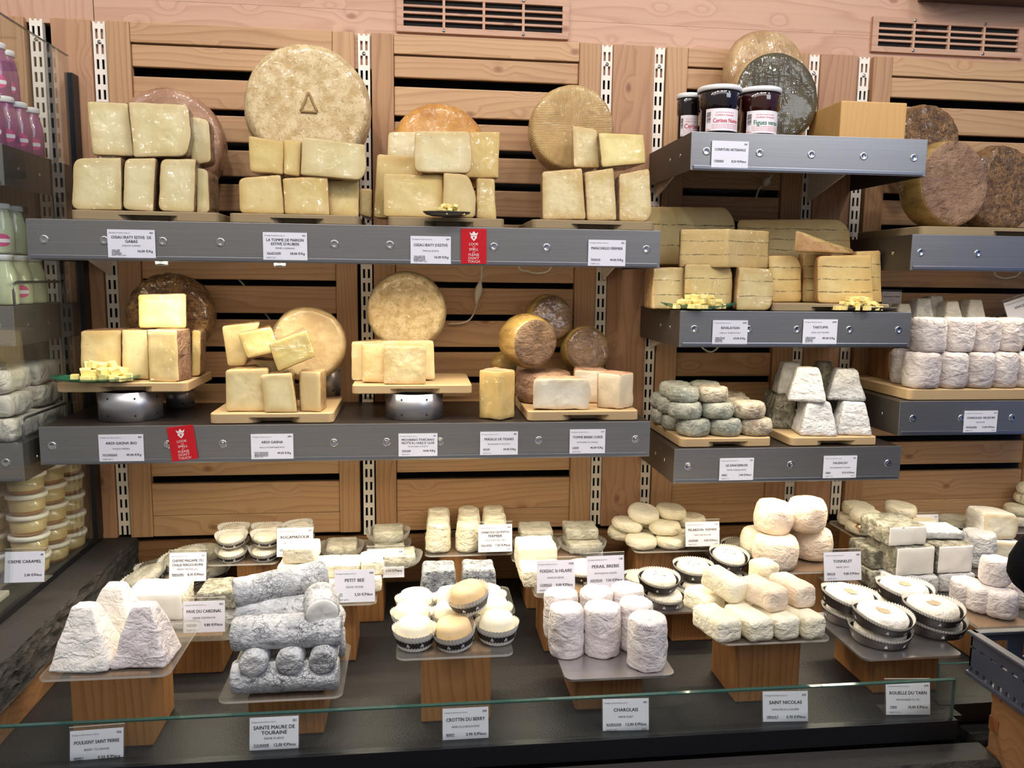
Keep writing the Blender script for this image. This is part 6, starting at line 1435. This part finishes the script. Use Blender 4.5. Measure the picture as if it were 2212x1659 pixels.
slab(-.205,.07,None,('white_paste','white_rind'),'upper cut round with a beige face and thick white rind at the far right',[(2126,1106,10),(2200,1112,10),(2205,1140,8),(2196,1166,8),(2122,1168,10)],name='cut_cheese',group=g,amp=.0016,edge=.008,back=1)
slab(-.215,.07,Zz,('white_paste','white_rind'),'lower cut round with a beige face and thick white rind at the far right',[(2142,1169,10),(2215,1172,10),(2220,1215,8),(2142,1212,8)],name='cut_cheese',group=g,amp=.0016,edge=.008,back=1)
for (xc, Y_, l) in ((2062,-.078,'larger, beside the MOTHAIS card'),(2130,-.078,'partly hidden behind the cut rounds')):
    cased(xc, 1150, ZH-.0005, .046, .028, .018, 'sage_grey_rind', 'flat mouldy round in a dark case, '+l, g, dark=True, Y=Y_, X=W(xc,1140,Y_).x, flare=1.18, teeth=52, amp=.0016)
for i, (px, Y_, k) in enumerate([(2198,-.065,0),(2196,-.065,1),(2215,-.05,2),(2232,-.07,0),(2232,-.07,1),(2228,-.07,2),(2220,-.06,3)]):
    puck(W(px,1110,Y_).x, Y_, ZH-.0005+.028*k, .032, .027, 'cream_rind', 'cream puck in the stack at the right picture edge, '+['left, lowest','left, second','back, third','right, lowest','right, second','right, third','right, topmost'][i], 'cream pucks stacked at the right picture edge', edge=.009, amp=.002)
# tray seen at the left edge under the caramel tubs
o = MB().box(-.95,-.80,-.42,-.36,ZL+.0005,ZL+.012,0,.003).build('clear_dessert_tray', 'acrylic_edge', None, False, (-.87,-.39,ZL)); meta(o, 'shallow clear tray in front of the CREME CARAMEL card','tray')

# ================================================================ CRATE, BOX, SHOPPER
cx0, cx1, cy1, cy0, cz0, cz1 = .968, 1.24, -.750, -1.15, .864, .942
t = thing('plastic_crate', (cx0+.2,(cy0+cy1)/2,cz0), 'blue-grey slotted plastic crate at the lower right, cut by the picture edge', 'crate')
m = MB(); th = .004
def wall_strip(ax, c0, c1, a0, a1, z0, z1, rows):
    """wall along one axis with rows of little openings"""
    def bb(u0, u1, w0, w1):
        if ax == 'y': m.box(c0,c1,u0,u1,w0,w1)
        else: m.box(u0,u1,c0,c1,w0,w1)
    z = z0
    for (zz0, zz1, n, fr) in rows:
        bb(a0,a1,z,z0+zz0); d = (a1-a0)/n
        for i in range(n): bb(a0+d*i, a0+d*(i+1-fr), z0+zz0, z0+zz1)
        z = z0+zz1
    bb(a0,a1,z,z1)
rw = [(.008,.016,22,.5),(.050,.054,16,.55)]
wall_strip('y',cx0,cx0+th,cy0,cy1,cz0,cz1,rw); wall_strip('x',cy1-th,cy1,cx0,cx1,cz0,cz1,[(.008,.016,22,.5),(.030,.062,4,.55)]); wall_strip('x',cy0,cy0+th,cx0,cx1,cz0,cz1,rw); wall_strip('y',cx1-th,cx1,cy0,cy1,cz0,cz1,rw)
m.build('slotted_walls', 'crate_plastic', t)
m = MB()
for (a, b_, c, d) in ((cx0-.006,cx0+.010,cy0-.006,cy1+.006),(cx1-.010,cx1+.006,cy0-.006,cy1+.006),(cx0,cx1,cy1-.010,cy1+.006),(cx0,cx1,cy0-.006,cy0+.010)): m.box(a,b_,c,d,cz1-.004,cz1+.002,0,.0018)
for (a, b_, c, d) in ((cx0-.004,cx0+.006,cy0-.004,cy1+.004),(cx1-.006,cx1+.004,cy0-.004,cy1+.004),(cx0,cx1,cy1-.006,cy1+.004),(cx0,cx1,cy0-.004,cy0+.006)): m.box(a,b_,c,d,cz0-.001,cz0+.007,0,.0015)
m.build('rim', 'crate_plastic', t); MB().box(cx0+th,cx1-th,cy0+th,cy1-th,cz0,cz0+.003).build('crate_floor', 'crate_plastic', t)
t = thing('wooden_box', (1.2,-.96,0), 'wooden box with dovetailed corner standing under the blue crate', 'box')
x0, y1 = .998, -.775
MB().box(x0,1.25,-1.16,y1,.60,cz0-.002,0,.002).build('box_body', 'box_wood', t)
m = MB()
for i in range(4): m.box(x0-.001,x0+.020,y1-.022,y1+.001,cz0-.030-.06*i,cz0-.005-.06*i)
m.build('corner_joints', 'box_joint_wood', t)
MB().box(x0+.05,1.21,-1.13,y1-.05,.0,.60).build('plinth', 'dark_void', t)

p = thing('person', (1.47,-1.02,0), 'person in a black coat at the right picture edge, only an elbow showing', 'person')
def body(name, chain, mat, parent, sub=2):
    """chain: list of (parent index, (x,y,z), radius)"""
    bm = bmesh.new(); lay = bm.verts.layers.skin.verify(); vs = []
    for i, (pi_, q, r_) in enumerate(chain):
        v_ = bm.verts.new(Vector(q)-parent.location); v_[lay].radius = r_ if isinstance(r_, tuple) else (r_, r_); v_[lay].use_root = (i == 0); vs.append(v_)
    for i, (pi_, q, r_) in enumerate(chain):
        if pi_ is not None: bm.edges.new((vs[pi_], vs[i]))
    me = bpy.data.meshes.new(name); bm.to_mesh(me); bm.free(); me.materials.append(MATS[mat]); o = bpy.data.objects.new(name, me); COL.objects.link(o); o.parent = parent
    s_ = o.modifiers.new('skin','SKIN'); s_.use_smooth_shade = True; d = o.modifiers.new('sub','SUBSURF'); d.levels = sub; d.render_levels = sub; return o
PX = 1.47
EL = (1.040,-.765,1.058)
body('coat', [(None,(PX,-1.02,.95),(.17,.12)),(0,(PX,-1.01,1.15),(.16,.11)),(1,(PX,-1.0,1.35),(.18,.11)),(2,(PX,-1.0,1.44),(.10,.08)),(3,(PX,-.995,1.50),.065),
    (2,(PX-.15,-.98,1.40),.075),(5,(PX-.27,-.88,1.24),.062),(6,EL,.066),(7,(1.15,-.84,1.035),.050),(8,(1.25,-.93,1.01),.043),
    (2,(PX+.17,-1.0,1.40),.075),(10,(PX+.24,-1.02,1.18),.06),(11,(PX+.22,-.95,.98),.05),
    (0,(PX-.09,-1.02,.72),(.12,.11)),(0,(PX+.09,-1.02,.72),(.12,.11))], 'coat_black', p)
body('trousers', [(None,(PX,-1.02,.88),(.15,.11)),(0,(PX-.09,-1.02,.78),.10),(1,(PX-.10,-1.03,.48),.07),(2,(PX-.10,-1.0,.10),.048),(0,(PX+.09,-1.02,.78),.10),(4,(PX+.10,-1.03,.48),.07),(5,(PX+.10,-1.0,.10),.048)], 'coat_black', p)
for s_ in (-1,1):
    body('shoe', [(None,(PX+s_*.10,-1.02,.05),.045),(0,(PX+s_*.10,-.92,.038),.042),(1,(PX+s_*.10,-.84,.03),.03)], 'coat_black', p)
body('head', [(None,(PX,-.995,1.52),.055),(0,(PX,-.98,1.58),.07),(1,(PX,-.975,1.64),(.082,.098)),(2,(PX,-.98,1.70),(.075,.09)),(1,(PX,-.90,1.59),.02)], 'skin', p)
body('hair', [(None,(PX,-1.02,1.62),(.085,.07)),(0,(PX,-1.01,1.70),(.088,.085)),(1,(PX,-.98,1.745),(.07,.07))], 'hair', p)
hnd = []
bx_, by_, bz_ = 1.30,-.97,1.00
ch = [(None,(1.27,-.94,1.01),(.026,.016)),(0,(bx_,by_,bz_),(.036,.016)),(1,(bx_+.03,by_-.03,bz_-.01),(.038,.014))]
for k in range(4):
    o_ = (k-1.5)*.019; L = (.034,.04,.037,.028)[k]
    b0 = len(ch); ch.append((2,(bx_+.045+o_*.7,by_-.045+o_*.7,bz_-.014),.0088)); ch.append((b0,(bx_+.045+L*.7+o_*.7,by_-.045-L*.7+o_*.7,bz_-.026),.008)); ch.append((b0+1,(bx_+.045+L*1.1+o_*.7,by_-.045-L*1.1+o_*.7,bz_-.045),.0068))
b0 = len(ch); ch.append((1,(bx_+.035,by_+.02,bz_-.012),.0095)); ch.append((b0,(bx_+.06,by_+.018,bz_-.02),.008))
body('hand', ch, 'skin', p, 2)
for e in (-1,1):
    MB().lathe([(0,-.011),(.006,-.009),(.010,-.004),(.011,0),(.010,.004),(.006,.009),(0,.011)], (PX+e*.03,-.888,1.655), 12).build('eye', 'card_paper', p, True)
